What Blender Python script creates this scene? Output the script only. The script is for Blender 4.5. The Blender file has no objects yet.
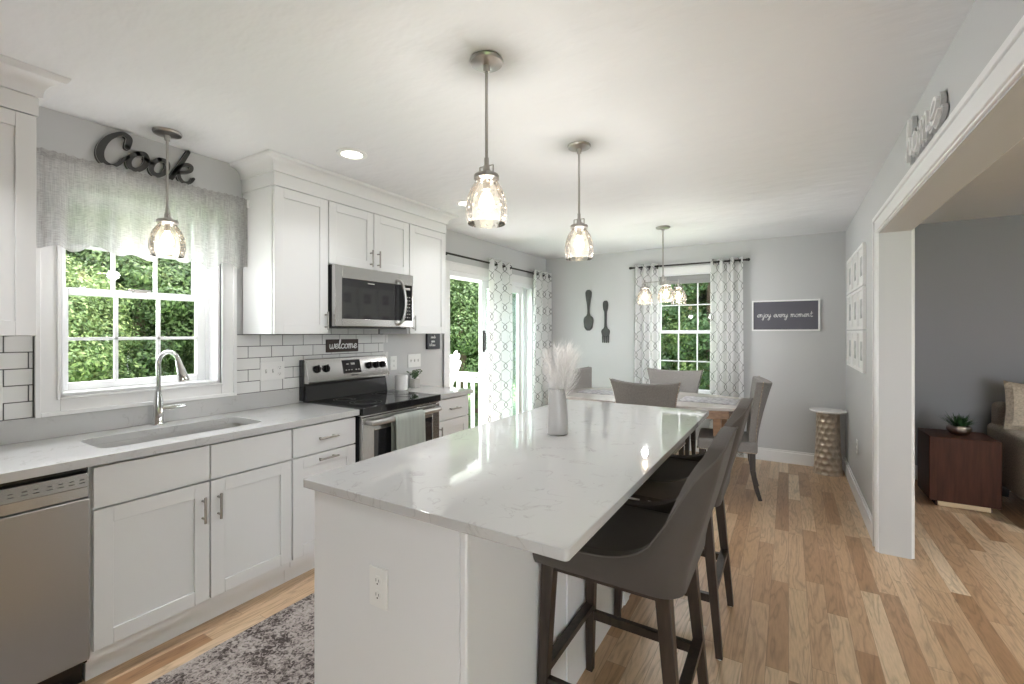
import bpy, bmesh, math, random
from mathutils import Vector, Matrix
PI = math.pi
R = math.radians
scene = bpy.context.scene
C = scene.collection
rnd = random.Random(7)

# ------------------------------------------------------------ camera, sky, sun, exposure
cam_d = bpy.data.cameras.new('camera'); cam = bpy.data.objects.new('camera', cam_d); C.objects.link(cam)
cam_d.sensor_width = 36; cam_d.lens = 16.0; cam_d.shift_y = -9.5/1024; cam_d.clip_start = .02
cam.location = (0, 0, 1.40); cam.rotation_euler = (R(90), 0, R(31.28))
scene.camera = cam
scene.view_settings.view_transform = 'Standard'; scene.view_settings.look = 'None'
scene.view_settings.gamma = 1; scene.view_settings.use_curve_mapping = False
scene.view_settings.exposure = 0.58
world = bpy.data.worlds.new('sky'); scene.world = world; world.use_nodes = True
bg = world.node_tree.nodes['Background']; bg.inputs[0].default_value = (.92, .945, 1, 1); bg.inputs[1].default_value = 8.8
sun_d = bpy.data.lights.new('sun', 'SUN'); sun_d.energy = 11; sun_d.angle = R(2); sun_d.color = (1, .96, .88)
sun = bpy.data.objects.new('sun', sun_d); C.objects.link(sun); sun.location = (3, 2, 12)
sun.rotation_euler = Vector((.30, -.15, -.95)).to_track_quat('-Z', 'Y').to_euler()
CAN_W, BULB_W = 1.6, 7.2

# ------------------------------------------------------------ materials
def nt(name):
    m = bpy.data.materials.new(name); m.use_nodes = True
    n = m.node_tree.nodes; return m, n, m.node_tree.links, n['Principled BSDF']
def nd(n, t, **k):
    x = n.new(t)
    for a, v in k.items(): setattr(x, a, v)
    return x
def ramp(n, stops):
    r = n.new('ShaderNodeValToRGB'); e = r.color_ramp.elements
    while len(e) < len(stops): e.new(.5)
    for q, (p, c) in zip(e, stops): q.position = p; q.color = (*c, 1) if len(c) == 3 else c
    return r
def coords(n, l, scale=(1,1,1), kind='Object'):
    t = n.new('ShaderNodeTexCoord'); mp = n.new('ShaderNodeMapping'); mp.inputs['Scale'].default_value = scale
    l.new(t.outputs[kind], mp.inputs[0]); return mp.outputs[0]
def math_(n, l, op, a, b=None, c=None):
    m = n.new('ShaderNodeMath'); m.operation = op
    for i, v in enumerate((a, b, c)):
        if v is None: continue
        if isinstance(v, (int, float)): m.inputs[i].default_value = v
        else: l.new(v, m.inputs[i])
    return m.outputs[0]
def plain(name, col, rough=.5, metal=0, bump=0, bscale=60, var=0, vscale=8, stretch=(1,1,1), spec=.5, coat=0, sheen=0):
    m, n, l, p = nt(name)
    p.inputs['Base Color'].default_value = (*col, 1); p.inputs['Roughness'].default_value = rough
    p.inputs['Metallic'].default_value = metal; p.inputs['Specular IOR Level'].default_value = spec
    p.inputs['Coat Weight'].default_value = coat; p.inputs['Sheen Weight'].default_value = sheen
    v = coords(n, l, stretch)
    if var:
        t = nd(n, 'ShaderNodeTexNoise'); t.inputs['Scale'].default_value = vscale; t.inputs['Detail'].default_value = 4
        l.new(v, t.inputs[0])
        r = ramp(n, [(.3, tuple(c*(1-var) for c in col)), (.7, tuple(min(1, c*(1+var)) for c in col))])
        l.new(t.outputs[0], r.inputs[0]); l.new(r.outputs[0], p.inputs['Base Color'])
    if bump:
        t = nd(n, 'ShaderNodeTexNoise'); t.inputs['Scale'].default_value = bscale; t.inputs['Detail'].default_value = 3
        l.new(v, t.inputs[0]); b = n.new('ShaderNodeBump'); b.inputs['Strength'].default_value = bump; b.inputs['Distance'].default_value = .01
        l.new(t.outputs[0], b.inputs['Height']); l.new(b.outputs[0], p.inputs['Normal'])
    return m
def emit(name, col, s):
    m, n, l, p = nt(name); p.inputs['Base Color'].default_value = (*col, 1)
    p.inputs['Emission Color'].default_value = (*col, 1); p.inputs['Emission Strength'].default_value = s; return m
def glass_thin(name, tint=(1,1,1), refl=.5, haze=0, seed=0, edge=1.45):
    m, n, l, p = nt(name); out = n['Material Output']; n.remove(p)
    tr = n.new('ShaderNodeBsdfTransparent'); tr.inputs[0].default_value = (*tint, 1)
    gl = n.new('ShaderNodeBsdfGlossy'); gl.inputs['Roughness'].default_value = .03
    fr = n.new('ShaderNodeFresnel'); fr.inputs[0].default_value = edge
    mx = n.new('ShaderNodeMixShader'); k = math_(n, l, 'MULTIPLY', fr.outputs[0], refl*2)
    l.new(k, mx.inputs[0]); l.new(tr.outputs[0], mx.inputs[1]); l.new(gl.outputs[0], mx.inputs[2]); last = mx
    if haze:
        df = n.new('ShaderNodeBsdfTranslucent'); df.inputs[0].default_value = (.95, .88, .76, 1)
        v = n.new('ShaderNodeTexVoronoi'); v.inputs['Scale'].default_value = seed; l.new(coords(n, l), v.inputs['Vector'])
        r = ramp(n, [(.0, (1,)*3), (.25, (haze,)*3), (1, (haze*.7,)*3)]); l.new(v.outputs['Distance'], r.inputs[0])
        m2 = n.new('ShaderNodeMixShader'); l.new(r.outputs[0], m2.inputs[0]); l.new(mx.outputs[0], m2.inputs[1]); l.new(df.outputs[0], m2.inputs[2]); last = m2
    l.new(last.outputs[0], out.inputs[0]); return m

M = {}
M['wall'] = plain('grey_wall_paint', (.57, .575, .575), .6, bump=.05, bscale=150)
M['ceiling'] = plain('skim_coat_ceiling', (.79, .80, .815), .75, bump=.9, bscale=5, stretch=(1, 2.0, 1))
M['lwall'] = plain('slate_wall_paint', (.33, .335, .35), .7)
M['trim'] = plain('white_trim_paint', (.83, .83, .825), .35)
M['cab'] = plain('white_cabinet_paint', (.77, .775, .775), .38)
M['gap'] = plain('dark_gap', (.05, .05, .05), .8)
M['black'] = plain('black_enamel', (.012, .012, .013), .12)
M['blackglass'] = plain('black_glass', (.008, .008, .009), .04, spec=.6)
M['mwglass'] = plain('smoked_oven_glass', (.02, .02, .022), .05, spec=.8)
M['steel'] = plain('brushed_stainless', (.47, .465, .455), .33, 1, bump=.03, bscale=90, stretch=(1, 1, 22))
M['steelh'] = plain('brushed_stainless_sideways', (.54, .535, .52), .25, 1, bump=.03, bscale=90, stretch=(1, .05, 22))
M['nickel'] = plain('brushed_nickel', (.46, .44, .42), .3, 1)
M['chrome'] = plain('polished_chrome', (.75, .75, .75), .06, 1)
M['handle'] = plain('satin_nickel_pull', (.40, .385, .36), .32, 1)
M['dark'] = plain('charcoal_paint', (.035, .035, .034), .5)
M['cookface'] = plain('charcoal_letter_face', (.045, .045, .044), .5)
M['iron'] = plain('dark_pewter', (.075, .075, .072), .45, .4, bump=.1, bscale=40)
M['legwood'] = plain('dark_brown_wood', (.034, .023, .017), .38, var=.4, vscale=14, stretch=(4, 4, .6))
M['tablewood'] = plain('brown_table_wood', (.30, .175, .10), .4, var=.25, vscale=6, stretch=(.6, 8, 8))
M['tabletop'] = plain('pale_table_top', (.44, .41, .39), .14, var=.15, vscale=4, stretch=(.5, 9, 9))
M['endwood'] = plain('espresso_wood', (.062, .021, .011), .5, var=.3, vscale=5, stretch=(8, 8, .8), spec=.2)
M['brass'] = plain('pale_brass', (.50, .38, .24), .35, .5)
M['velvet'] = plain('taupe_stool_fabric', (.060, .049, .041), .8, bump=.2, bscale=600, var=.12, vscale=3, sheen=.1)
M['linen'] = plain('grey_taupe_linen', (.215, .202, .192), .9, bump=.3, bscale=500, var=.2, vscale=160)
M['nail'] = plain('nailhead', (.62, .58, .52), .25, 1)
M['pipe'] = plain('fabric_piping', (.09, .08, .07), .8)
M['sofa'] = plain('beige_tweed', (.46, .41, .35), .95, bump=.5, bscale=160, var=.28, vscale=90)
M['pillow'] = plain('cream_woven_pillow', (.50, .43, .34), .95, bump=.5, bscale=120, var=.22, vscale=70)
M['towel'] = plain('sage_towel', (.36, .39, .36), .95, bump=.3, bscale=200, var=.12, vscale=12, stretch=(1, 3, .3))
M['ceramic'] = plain('grey_ceramic', (.41, .40, .385), .28, bump=.15, bscale=30, stretch=(.4, .4, 5))
M['whitecer'] = plain('white_ceramic', (.78, .78, .77), .3)
M['concrete'] = plain('pale_concrete', (.5, .49, .47), .8)
M['plume'] = plain('pampas', (.88, .855, .83), .95)
M['leafd'] = plain('houseplant_leaf', (.025, .075, .022), .5)
M['leafs'] = plain('sage_leaf', (.08, .14, .06), .6)
M['marble'] = plain('white_marble', (.82, .81, .79), .2)
M['champ'] = plain('champagne_metal', (.50, .42, .33), .32, .6, var=.15, vscale=20)
M['silver'] = plain('hammered_silver', (.5, .45, .42), .3, 1, bump=.6, bscale=50)
M['plate'] = plain('white_plastic', (.82, .82, .80), .35)
M['slot'] = plain('dark_slot', (.04, .04, .04), .6)
M['white'] = plain('white_letter_paint', (.88, .88, .87), .5)
M['vinyl'] = plain('white_vinyl', (.86, .87, .88), .3)
M['signblue'] = plain('slate_sign_board', (.11, .108, .13), .6)
M['signbrown'] = plain('dark_walnut_board', (.035, .018, .013), .5, var=.3, vscale=10, stretch=(1, 1, 8))
M['signnavy'] = plain('near_black_board', (.022, .024, .034), .5)
M['photo'] = plain('grey_print', (.48, .48, .48), .4, var=.45, vscale=14)
M['photo2'] = plain('grey_patterned_mat', (.26, .255, .265), .8, var=.6, vscale=26)
M['rod'] = plain('dark_bronze_rod', (.03, .027, .025), .4, .6)
M['shade'] = plain('grey_roman_shade', (.30, .30, .30), .9)
M['grout'] = plain('dark_grey_grout', (.09, .09, .088), .9)
M['tile'] = plain('white_subway_tile', (.80, .80, .785), .09)
M['pane'] = glass_thin('window_glass', (1, 1, 1), .35)
M['teal'] = glass_thin('door_glass_teal', (.94, .985, .975), .12)
M['seeded'] = glass_thin('seeded_glass', (.985, .95, .89), .5, .05, 55)
M['bulb'] = emit('lamp_bulb', (1, .78, .50), 5)
M['canlens'] = emit('recessed_lens', (1, .93, .82), 9)
M['deck'] = plain('grey_deck_boards', (.58, .57, .54), .8, var=.15, vscale=3)
M['bark'] = plain('bark', (.10, .07, .05), .95, bump=.5, bscale=20)
M['siding'] = plain('pale_siding', (.7, .7, .68), .7)

def quartz():
    m, n, l, p = nt('veined_quartz'); v = coords(n, l)
    t = nd(n, 'ShaderNodeTexNoise'); t.inputs['Scale'].default_value = 9; t.inputs['Detail'].default_value = 9; t.inputs['Distortion'].default_value = 1.2; l.new(v, t.inputs[0])
    d = math_(n, l, 'ABSOLUTE', math_(n, l, 'SUBTRACT', t.outputs[0], .5))
    r = ramp(n, [(0, (.42, .415, .405)), (.01, (.50, .495, .49)), (.03, (.54, .54, .535))]); l.new(d, r.inputs[0])
    t2 = nd(n, 'ShaderNodeTexNoise'); t2.inputs['Scale'].default_value = 9; t2.inputs['Detail'].default_value = 5; l.new(v, t2.inputs[0])
    r2 = ramp(n, [(.50, (0,)*3), (.62, (1,)*3)]); l.new(t2.outputs[0], r2.inputs[0])
    mx = nd(n, 'ShaderNodeMix', data_type='RGBA'); l.new(r2.outputs[0], mx.inputs['Factor'])
    mx.inputs[6].default_value = (.54, .54, .535, 1); l.new(r.outputs[0], mx.inputs[7]); l.new(mx.outputs[2], p.inputs['Base Color'])
    p.inputs['Roughness'].default_value = .035; p.inputs['Specular IOR Level'].default_value = 1.0
    return m
M['quartz'] = quartz()

def wood_floor():
    m, n, l, p = nt('oak_strip_floor'); t = n.new('ShaderNodeTexCoord'); s = n.new('ShaderNodeSeparateXYZ'); l.new(t.outputs['Object'], s.inputs[0])
    u = math_(n, l, 'DIVIDE', s.outputs[0], .083); row = math_(n, l, 'FLOOR', u)
    w1 = nd(n, 'ShaderNodeTexWhiteNoise', noise_dimensions='1D'); l.new(row, w1.inputs['W'])
    v = math_(n, l, 'ADD', math_(n, l, 'DIVIDE', s.outputs[1], .78), math_(n, l, 'MULTIPLY', w1.outputs[0], 7.3))
    idv = math_(n, l, 'FLOOR', v)
    cb = n.new('ShaderNodeCombineXYZ'); l.new(row, cb.inputs[0]); l.new(idv, cb.inputs[1])
    w2 = nd(n, 'ShaderNodeTexWhiteNoise', noise_dimensions='2D'); l.new(cb.outputs[0], w2.inputs['Vector'])
    base = ramp(n, [(0, (.37, .215, .115)), (.3, (.52, .335, .20)), (.6, (.60, .42, .265)), (.85, (.66, .49, .325)), (1, (.74, .58, .41))]); l.new(w2.outputs[0], base.inputs[0])
    # grain, stretched along the strip and offset by strip
    gx = math_(n, l, 'ADD', math_(n, l, 'MULTIPLY', s.outputs[0], 1.0), math_(n, l, 'MULTIPLY', w2.outputs[0], 13))
    gy = math_(n, l, 'MULTIPLY', s.outputs[1], .11)
    g = n.new('ShaderNodeCombineXYZ'); l.new(gx, g.inputs[0]); l.new(gy, g.inputs[1]); l.new(math_(n, l, 'MULTIPLY', w2.outputs[0], 31), g.inputs[2])
    ns = nd(n, 'ShaderNodeTexNoise'); ns.inputs['Scale'].default_value = 11; ns.inputs['Detail'].default_value = 3; ns.inputs['Distortion'].default_value = .6; l.new(g.outputs[0], ns.inputs[0])
    rings = math_(n, l, 'FRACT', math_(n, l, 'MULTIPLY', ns.outputs[0], 9))
    rr = ramp(n, [(0, (.70,)*3), (.25, (1,)*3), (.75, (1.0,)*3), (1, (.80,)*3)]); l.new(rings, rr.inputs[0])
    n2 = nd(n, 'ShaderNodeTexNoise'); n2.inputs['Scale'].default_value = 120; n2.inputs['Detail'].default_value = 2; l.new(g.outputs[0], n2.inputs[0])
    r2 = ramp(n, [(.3, (.88,)*3), (.6, (1.04,)*3)]); l.new(n2.outputs[0], r2.inputs[0])
    a = nd(n, 'ShaderNodeMix', data_type='RGBA', blend_type='MULTIPLY'); a.inputs['Factor'].default_value = 1; l.new(base.outputs[0], a.inputs[6]); l.new(rr.outputs[0], a.inputs[7])
    b = nd(n, 'ShaderNodeMix', data_type='RGBA', blend_type='MULTIPLY'); b.inputs['Factor'].default_value = 1; l.new(a.outputs[2], b.inputs[6]); l.new(r2.outputs[0], b.inputs[7])
    fu = math_(n, l, 'FRACT', u); fv = math_(n, l, 'FRACT', v)
    e1 = math_(n, l, 'LESS_THAN', fu, .022); e2 = math_(n, l, 'LESS_THAN', fv, .0028); e = math_(n, l, 'MAXIMUM', e1, e2)
    c = nd(n, 'ShaderNodeMix', data_type='RGBA'); l.new(math_(n, l, 'MULTIPLY', e, .55), c.inputs['Factor']); l.new(b.outputs[2], c.inputs[6]); c.inputs[7].default_value = (.12, .07, .04, 1)
    l.new(c.outputs[2], p.inputs['Base Color']); p.inputs['Roughness'].default_value = .33
    return m
M['floor'] = wood_floor()

def rug_mat():
    m, n, l, p = nt('distressed_grey_rug'); v = coords(n, l)
    t = nd(n, 'ShaderNodeTexNoise'); t.inputs['Scale'].default_value = 55; t.inputs['Detail'].default_value = 3; t.inputs['Distortion'].default_value = 1.2; l.new(v, t.inputs[0])
    t2 = nd(n, 'ShaderNodeTexNoise'); t2.inputs['Scale'].default_value = 8; t2.inputs['Detail'].default_value = 4; l.new(v, t2.inputs[0])
    s = math_(n, l, 'ADD', t.outputs[0], math_(n, l, 'MULTIPLY', math_(n, l, 'SUBTRACT', t2.outputs[0], .5), .55))
    r = ramp(n, [(.36, (.075, .062, .058)), (.45, (.20, .175, .165)), (.53, (.36, .32, .30)), (.7, (.46, .42, .395))]); l.new(s, r.inputs[0])
    l.new(r.outputs[0], p.inputs['Base Color']); p.inputs['Roughness'].default_value = 1; p.inputs['Specular IOR Level'].default_value = .1
    b = n.new('ShaderNodeBump'); b.inputs['Strength'].default_value = .6; b.inputs['Distance'].default_value = .01; l.new(t.outputs[0], b.inputs['Height']); l.new(b.outputs[0], p.inputs['Normal'])
    return m
M['rug'] = rug_mat()

def cloth_mat(name, trellis=True, transl=.35, alpha=1, base=(.84, .84, .83), W=.15, P=.225):
    m, n, l, p = nt(name); out = n['Material Output']; p.inputs['Roughness'].default_value = .9; p.inputs['Specular IOR Level'].default_value = .1
    t = n.new('ShaderNodeTexCoord'); s = n.new('ShaderNodeSeparateXYZ'); l.new(t.outputs['UV'], s.inputs[0])
    tl = n.new('ShaderNodeBsdfTranslucent')
    if trellis:
        u = math_(n, l, 'DIVIDE', s.outputs[0], W)
        cs = math_(n, l, 'MULTIPLY', math_(n, l, 'COSINE', math_(n, l, 'MULTIPLY', s.outputs[1], 2*PI/P)), .37)
        def fam(off, sg):
            f = math_(n, l, 'FRACT', math_(n, l, 'ADD', math_(n, l, 'ADD' if sg > 0 else 'SUBTRACT', u, cs), off))
            return math_(n, l, 'LESS_THAN', math_(n, l, 'ABSOLUTE', math_(n, l, 'SUBTRACT', f, .5)), .033)
        k = math_(n, l, 'MAXIMUM', fam(0, 1), fam(.5, -1))
        mx = nd(n, 'ShaderNodeMix', data_type='RGBA'); l.new(k, mx.inputs['Factor']); mx.inputs[6].default_value = (*base, 1); mx.inputs[7].default_value = (.36, .355, .35, 1)
        l.new(mx.outputs[2], p.inputs['Base Color']); l.new(mx.outputs[2], tl.inputs[0])
    else:
        mp = n.new('ShaderNodeMapping'); mp.inputs['Scale'].default_value = (25, 260, 1); l.new(t.outputs['UV'], mp.inputs[0])
        ns = nd(n, 'ShaderNodeTexNoise'); ns.inputs['Scale'].default_value = 1; ns.inputs['Detail'].default_value = 3; l.new(mp.outputs[0], ns.inputs[0])
        mp2 = n.new('ShaderNodeMapping'); mp2.inputs['Scale'].default_value = (260, 12, 1); l.new(t.outputs['UV'], mp2.inputs[0])
        ns2 = nd(n, 'ShaderNodeTexNoise'); ns2.inputs['Scale'].default_value = 1; ns2.inputs['Detail'].default_value = 3; l.new(mp2.outputs[0], ns2.inputs[0])
        f = math_(n, l, 'MULTIPLY', math_(n, l, 'ADD', ns.outputs[0], ns2.outputs[0]), .5)
        r = ramp(n, [(.38, tuple(c*.62 for c in base)), (.62, base)]); l.new(f, r.inputs[0])
        l.new(r.outputs[0], p.inputs['Base Color']); l.new(r.outputs[0], tl.inputs[0])
    a = n.new('ShaderNodeMixShader'); a.inputs[0].default_value = transl; l.new(p.outputs[0], a.inputs[1]); l.new(tl.outputs[0], a.inputs[2]); last = a
    if alpha < 1:
        tr = n.new('ShaderNodeBsdfTransparent'); b = n.new('ShaderNodeMixShader'); b.inputs[0].default_value = 1-alpha
        l.new(last.outputs[0], b.inputs[1]); l.new(tr.outputs[0], b.inputs[2]); last = b
    l.new(last.outputs[0], out.inputs[0]); return m
M['curtain'] = cloth_mat('trellis_curtain', transl=.55, base=(.90, .90, .895))
M['valance'] = cloth_mat('grey_linen_voile', False, .55, .78, (.72, .71, .70))

def leaf_mat(name, cols):
    m, n, l, p = nt(name); out = n['Material Output']
    v = coords(n, l); t = nd(n, 'ShaderNodeTexNoise'); t.inputs['Scale'].default_value = 1.3; t.inputs['Detail'].default_value = 3; l.new(v, t.inputs[0])
    oi = n.new('ShaderNodeObjectInfo')
    g = n.new('ShaderNodeNewGeometry')
    f = math_(n, l, 'ADD', math_(n, l, 'MULTIPLY', t.outputs[0], .6), math_(n, l, 'ADD', math_(n, l, 'MULTIPLY', g.outputs['Random Per Island'], .35), math_(n, l, 'MULTIPLY', oi.outputs['Random'], .25)))
    r = ramp(n, [(.3, cols[0]), (.6, cols[1]), (.9, cols[2])]); l.new(f, r.inputs[0])
    l.new(r.outputs[0], p.inputs['Base Color']); p.inputs['Roughness'].default_value = .6; p.inputs['Specular IOR Level'].default_value = .25
    tl = n.new('ShaderNodeBsdfTranslucent'); l.new(r.outputs[0], tl.inputs[0])
    a = n.new('ShaderNodeMixShader'); a.inputs[0].default_value = .35; l.new(p.outputs[0], a.inputs[1]); l.new(tl.outputs[0], a.inputs[2]); l.new(a.outputs[0], out.inputs[0])
    return m
M['leafA'] = leaf_mat('bright_leaves', [(.030, .058, .020), (.088, .140, .046), (.21, .26, .095)])
M['leafB'] = leaf_mat('deep_leaves', [(.018, .040, .017), (.050, .092, .034), (.135, .19, .07)])
M['grass'] = plain('lawn', (.12, .25, .05), .9, var=.4, vscale=3)

# ------------------------------------------------------------ mesh builder
def origin(o):
    v = Vector((0, 0, 0))
    while o: v += o.location; o = o.parent
    return v
class MB:
    def __init__(s): s.b = bmesh.new(); s.uv = s.b.loops.layers.uv.new('UVMap')
    def box(s, x0, x1, y0, y1, z0, z1, rot=None, c=None):
        r = bmesh.ops.create_cube(s.b, size=1)['verts']
        for v in r: v.co = Vector(((x0+x1)/2+v.co.x*(x1-x0), (y0+y1)/2+v.co.y*(y1-y0), (z0+z1)/2+v.co.z*(z1-z0)))
        if rot:
            c = Vector(c or ((x0+x1)/2, (y0+y1)/2, (z0+z1)/2))
            for v in r: v.co = c + rot @ (v.co-c)
        return s
    def beam(s, p0, p1, w0, w1=None, d0=None, d1=None):
        """square tapered bar"""
        p0, p1 = Vector(p0), Vector(p1); w1 = w1 or w0; d0 = d0 or w0; d1 = d1 or w1
        z = (p1-p0).normalized(); x = Vector((1, 0, 0)) if abs(z.x) < .9 else Vector((0, 1, 0)); y = z.cross(x).normalized(); x = y.cross(z)
        vs = [[s.b.verts.new(p + x*sx*w/2 + y*sy*d/2) for sx, sy in ((-1,-1),(1,-1),(1,1),(-1,1))] for p, w, d in ((p0, w0, d0), (p1, w1, d1))]
        for i in range(4): s.b.faces.new((vs[0][i], vs[0][(i+1)%4], vs[1][(i+1)%4], vs[1][i]))
        s.b.faces.new(vs[0][::-1]); s.b.faces.new(vs[1]); return s
    def tube(s, pts, r, seg=12, close=False):
        pts = [Vector(p) for p in pts]; rs = r if isinstance(r, (list, tuple)) else [r]*len(pts)
        rings = []; up = None; N = len(pts)
        for i, p in enumerate(pts):
            if close: t = (pts[(i+1)%N]-pts[i-1]).normalized()
            else: t = (pts[min(i+1, N-1)]-pts[max(i-1, 0)]).normalized()
            if up is None: up = Vector((0, 0, 1)) if abs(t.z) < .9 else Vector((1, 0, 0))
            x = up.cross(t).normalized(); up = t.cross(x).normalized()
            rings.append([s.b.verts.new(p + (x*math.cos(a)+up*math.sin(a))*rs[i]) for a in [2*PI*k/seg for k in range(seg)]])
        for a, b in zip(rings, rings[1:]+(rings[:1] if close else [])):
            for k in range(seg): s.b.faces.new((a[k], a[(k+1)%seg], b[(k+1)%seg], b[k]))
        if not close: s.b.faces.new(rings[0][::-1]); s.b.faces.new(rings[-1])
        return s
    def cyl(s, p0, p1, r0, r1=None, seg=24): return s.tube([p0, p1], [r0, r0 if r1 is None else r1], seg)
    def lathe(s, prof, c, seg=32, cap=True, f=None):
        c = Vector(c); rings = []
        for r, z in prof:
            rings.append([s.b.verts.new(c+Vector((r*math.cos(2*PI*k/seg), r*math.sin(2*PI*k/seg), z))*1) for k in range(seg)])
        for a, b in zip(rings, rings[1:]):
            for k in range(seg): s.b.faces.new((a[k], a[(k+1)%seg], b[(k+1)%seg], b[k]))
        if cap: s.b.faces.new(rings[0][::-1]); s.b.faces.new(rings[-1])
        return s
    def ball(s, c, r, sx=1, sy=1, sz=1, seg=16):
        v = bmesh.ops.create_uvsphere(s.b, u_segments=seg, v_segments=max(6, seg*2//3), radius=r)['verts']
        for q in v: q.co = Vector(c)+Vector((q.co.x*sx, q.co.y*sy, q.co.z*sz))
        return s
    def grid(s, fn, nu, nv, closeu=False):
        g = [[s.b.verts.new(Vector(fn(i/(nu if closeu else nu-1), j/(nv-1)))) for j in range(nv)] for i in range(nu)]
        for i in range(nu if closeu else nu-1):
            for j in range(nv-1):
                a = (i+1) % nu
                s.b.faces.new((g[i][j], g[a][j], g[a][j+1], g[i][j+1]))
        return s
    def prism(s, pts, a, b, f):
        """closed outline pts (2D); f(u,v,d) -> 3D, extruded from d=a to d=b"""
        v0 = [s.b.verts.new(f(u, v, a)) for u, v in pts]; v1 = [s.b.verts.new(f(u, v, b)) for u, v in pts]; n = len(pts)
        s.b.faces.new(v0[::-1]); s.b.faces.new(v1)
        for i in range(n): s.b.faces.new((v0[i], v0[(i+1)%n], v1[(i+1)%n], v1[i]))
        return s
    def stroke(s, pts, w, f, a, b, n=8, round_=True):
        """a brush stroke along 2D pts with width(s) w, extruded a..b through f(u,v,d)"""
        pp, ws = smooth(pts, n, w)
        L, Rr = [], []
        for i, p in enumerate(pp):
            t = (pp[min(i+1, len(pp)-1)]-pp[max(i-1, 0)])
            if t.length < 1e-9: t = Vector((1, 0))
            t.normalize(); nn = Vector((-t.y, t.x))
            L.append(p+nn*ws[i]/2); Rr.append(p-nn*ws[i]/2)
        for i in range(len(pp)-1):
            q = [L[i], L[i+1], Rr[i+1], Rr[i]]
            v0 = [s.b.verts.new(f(x.x, x.y, a)) for x in q]; v1 = [s.b.verts.new(f(x.x, x.y, b)) for x in q]
            s.b.faces.new(v1)
            for k in (0, 2): s.b.faces.new((v0[k], v0[(k+1)%4], v1[(k+1)%4], v1[k]))
            if i == 0: s.b.faces.new((v0[3], v0[0], v1[0], v1[3]))
            if i == len(pp)-2: s.b.faces.new((v0[1], v0[2], v1[2], v1[1]))
        if round_:
            for k in (0, -1):
                m = 10; c = pp[k]; r = ws[k]/2
                s.prism([(c.x+r*math.cos(2*PI*q/m), c.y+r*math.sin(2*PI*q/m)) for q in range(m)], a, b, f)
        return s
    def build(s, name, mat, parent=None, bevel=0, smooth_=True, sub=0, solid=0, seg=2, world=True, ang=35):
        bmesh.ops.recalc_face_normals(s.b, faces=s.b.faces)
        o0 = origin(parent) if (parent and world) else Vector((0, 0, 0))
        piv = Vector((0, 0, 0))
        if parent is None and s.b.verts:      # top-level mesh: origin at its base centre
            xs = [v.co for v in s.b.verts]; piv = Vector(((min(v.x for v in xs)+max(v.x for v in xs))/2, (min(v.y for v in xs)+max(v.y for v in xs))/2, min(v.z for v in xs)))
            if mat in ('floor', 'ceiling', 'quartz', 'rug', 'wall'): piv = Vector((0, 0, 0))
        for v in s.b.verts: v.co -= (o0 if parent else piv)
        me = bpy.data.meshes.new(name); s.b.to_mesh(me); s.b.free()
        me.materials.append(M[mat]); o = bpy.data.objects.new(name, me); C.objects.link(o)
        if parent: o.parent = parent
        else: o.location = piv
        if smooth_:
            me.shade_smooth()
            try: me.set_sharp_from_angle(angle=R(ang))
            except Exception: pass
        if bevel:
            b = o.modifiers.new('bevel', 'BEVEL'); b.width = bevel; b.segments = seg; b.limit_method = 'ANGLE'; b.angle_limit = R(40); b.harden_normals = False
        if solid:
            b = o.modifiers.new('solid', 'SOLIDIFY'); b.thickness = solid; b.offset = 0
        if sub:
            b = o.modifiers.new('sub', 'SUBSURF'); b.levels = sub; b.render_levels = sub
        return o
def smooth(pts, n=8, w=1.0):
    P = [Vector(p[:2]) for p in pts]; Wd = [(p[2] if len(p) > 2 else w) for p in pts]
    out, ws = [], []
    for i in range(len(P)-1):
        p0, p1, p2, p3 = P[max(i-1, 0)], P[i], P[i+1], P[min(i+2, len(P)-1)]
        for k in range(n):
            t = k/n
            out.append(.5*((2*p1)+(p2-p0)*t+(2*p0-5*p1+4*p2-p3)*t*t+(3*p1-p0-3*p2+p3)*t**3)); ws.append(Wd[i]*(1-t)+Wd[i+1]*t)
    out.append(P[-1]); ws.append(Wd[-1]); return out, ws
def thing(name, label, cat, loc, group=None):
    o = bpy.data.objects.new(name, None); o.empty_display_size = .1; C.objects.link(o); o.location = loc
    return tag(o, label, cat, group)
def tag(o, label, cat, group=None):
    o['label'] = label; o['category'] = cat
    if group: o['group'] = group
    return o
def struct(name, mb, mat, **k):
    o = mb.build(name, mat, **k); o['kind'] = 'structure'; return o
def dup(o, parent=None):
    c = o.copy(); C.objects.link(c)
    if parent: c.parent = parent
    for ch in o.children: dup(ch, c)
    return c
def lab(o, t): o['label'] = t; return o

# ------------------------------------------------------------ room
XL, XR, YB, CH = -2.91, .495, 5.71, 2.43
XR2 = .645           # living room face of the right wall
YN = -2.6            # where the modelled room ends behind the camera
WT = .20
# window / door openings
SW = dict(y0=.718, y1=1.422, z0=1.10, z1=2.10)
SD = dict(y0=3.56, y1=5.33, z0=.0, z1=2.03)
BW = dict(x0=-1.42, x1=-.66, z0=.655, z1=2.10)
struct('floor', MB().box(XL-WT, 4.4, YN, YB+.17, -.12, 0), 'floor', smooth_=False)
struct('ceiling', MB().box(XL-WT, 4.4, YN, YB+.17, CH, CH+.2), 'ceiling', smooth_=False)
w = MB(); a, b = XL-WT, XL
w.box(a, b, YN, SW['y0'], 0, CH).box(a, b, SW['y1'], SD['y0'], 0, CH).box(a, b, SD['y1'], YB+.17, 0, CH)
w.box(a, b, SW['y0'], SW['y1'], 0, SW['z0']).box(a, b, SW['y0'], SW['y1'], SW['z1'], CH).box(a, b, SD['y0'], SD['y1'], SD['z1'], CH)
struct('wall_left', w, 'wall', smooth_=False)
w = MB(); a, b = YB, YB+.17
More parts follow.
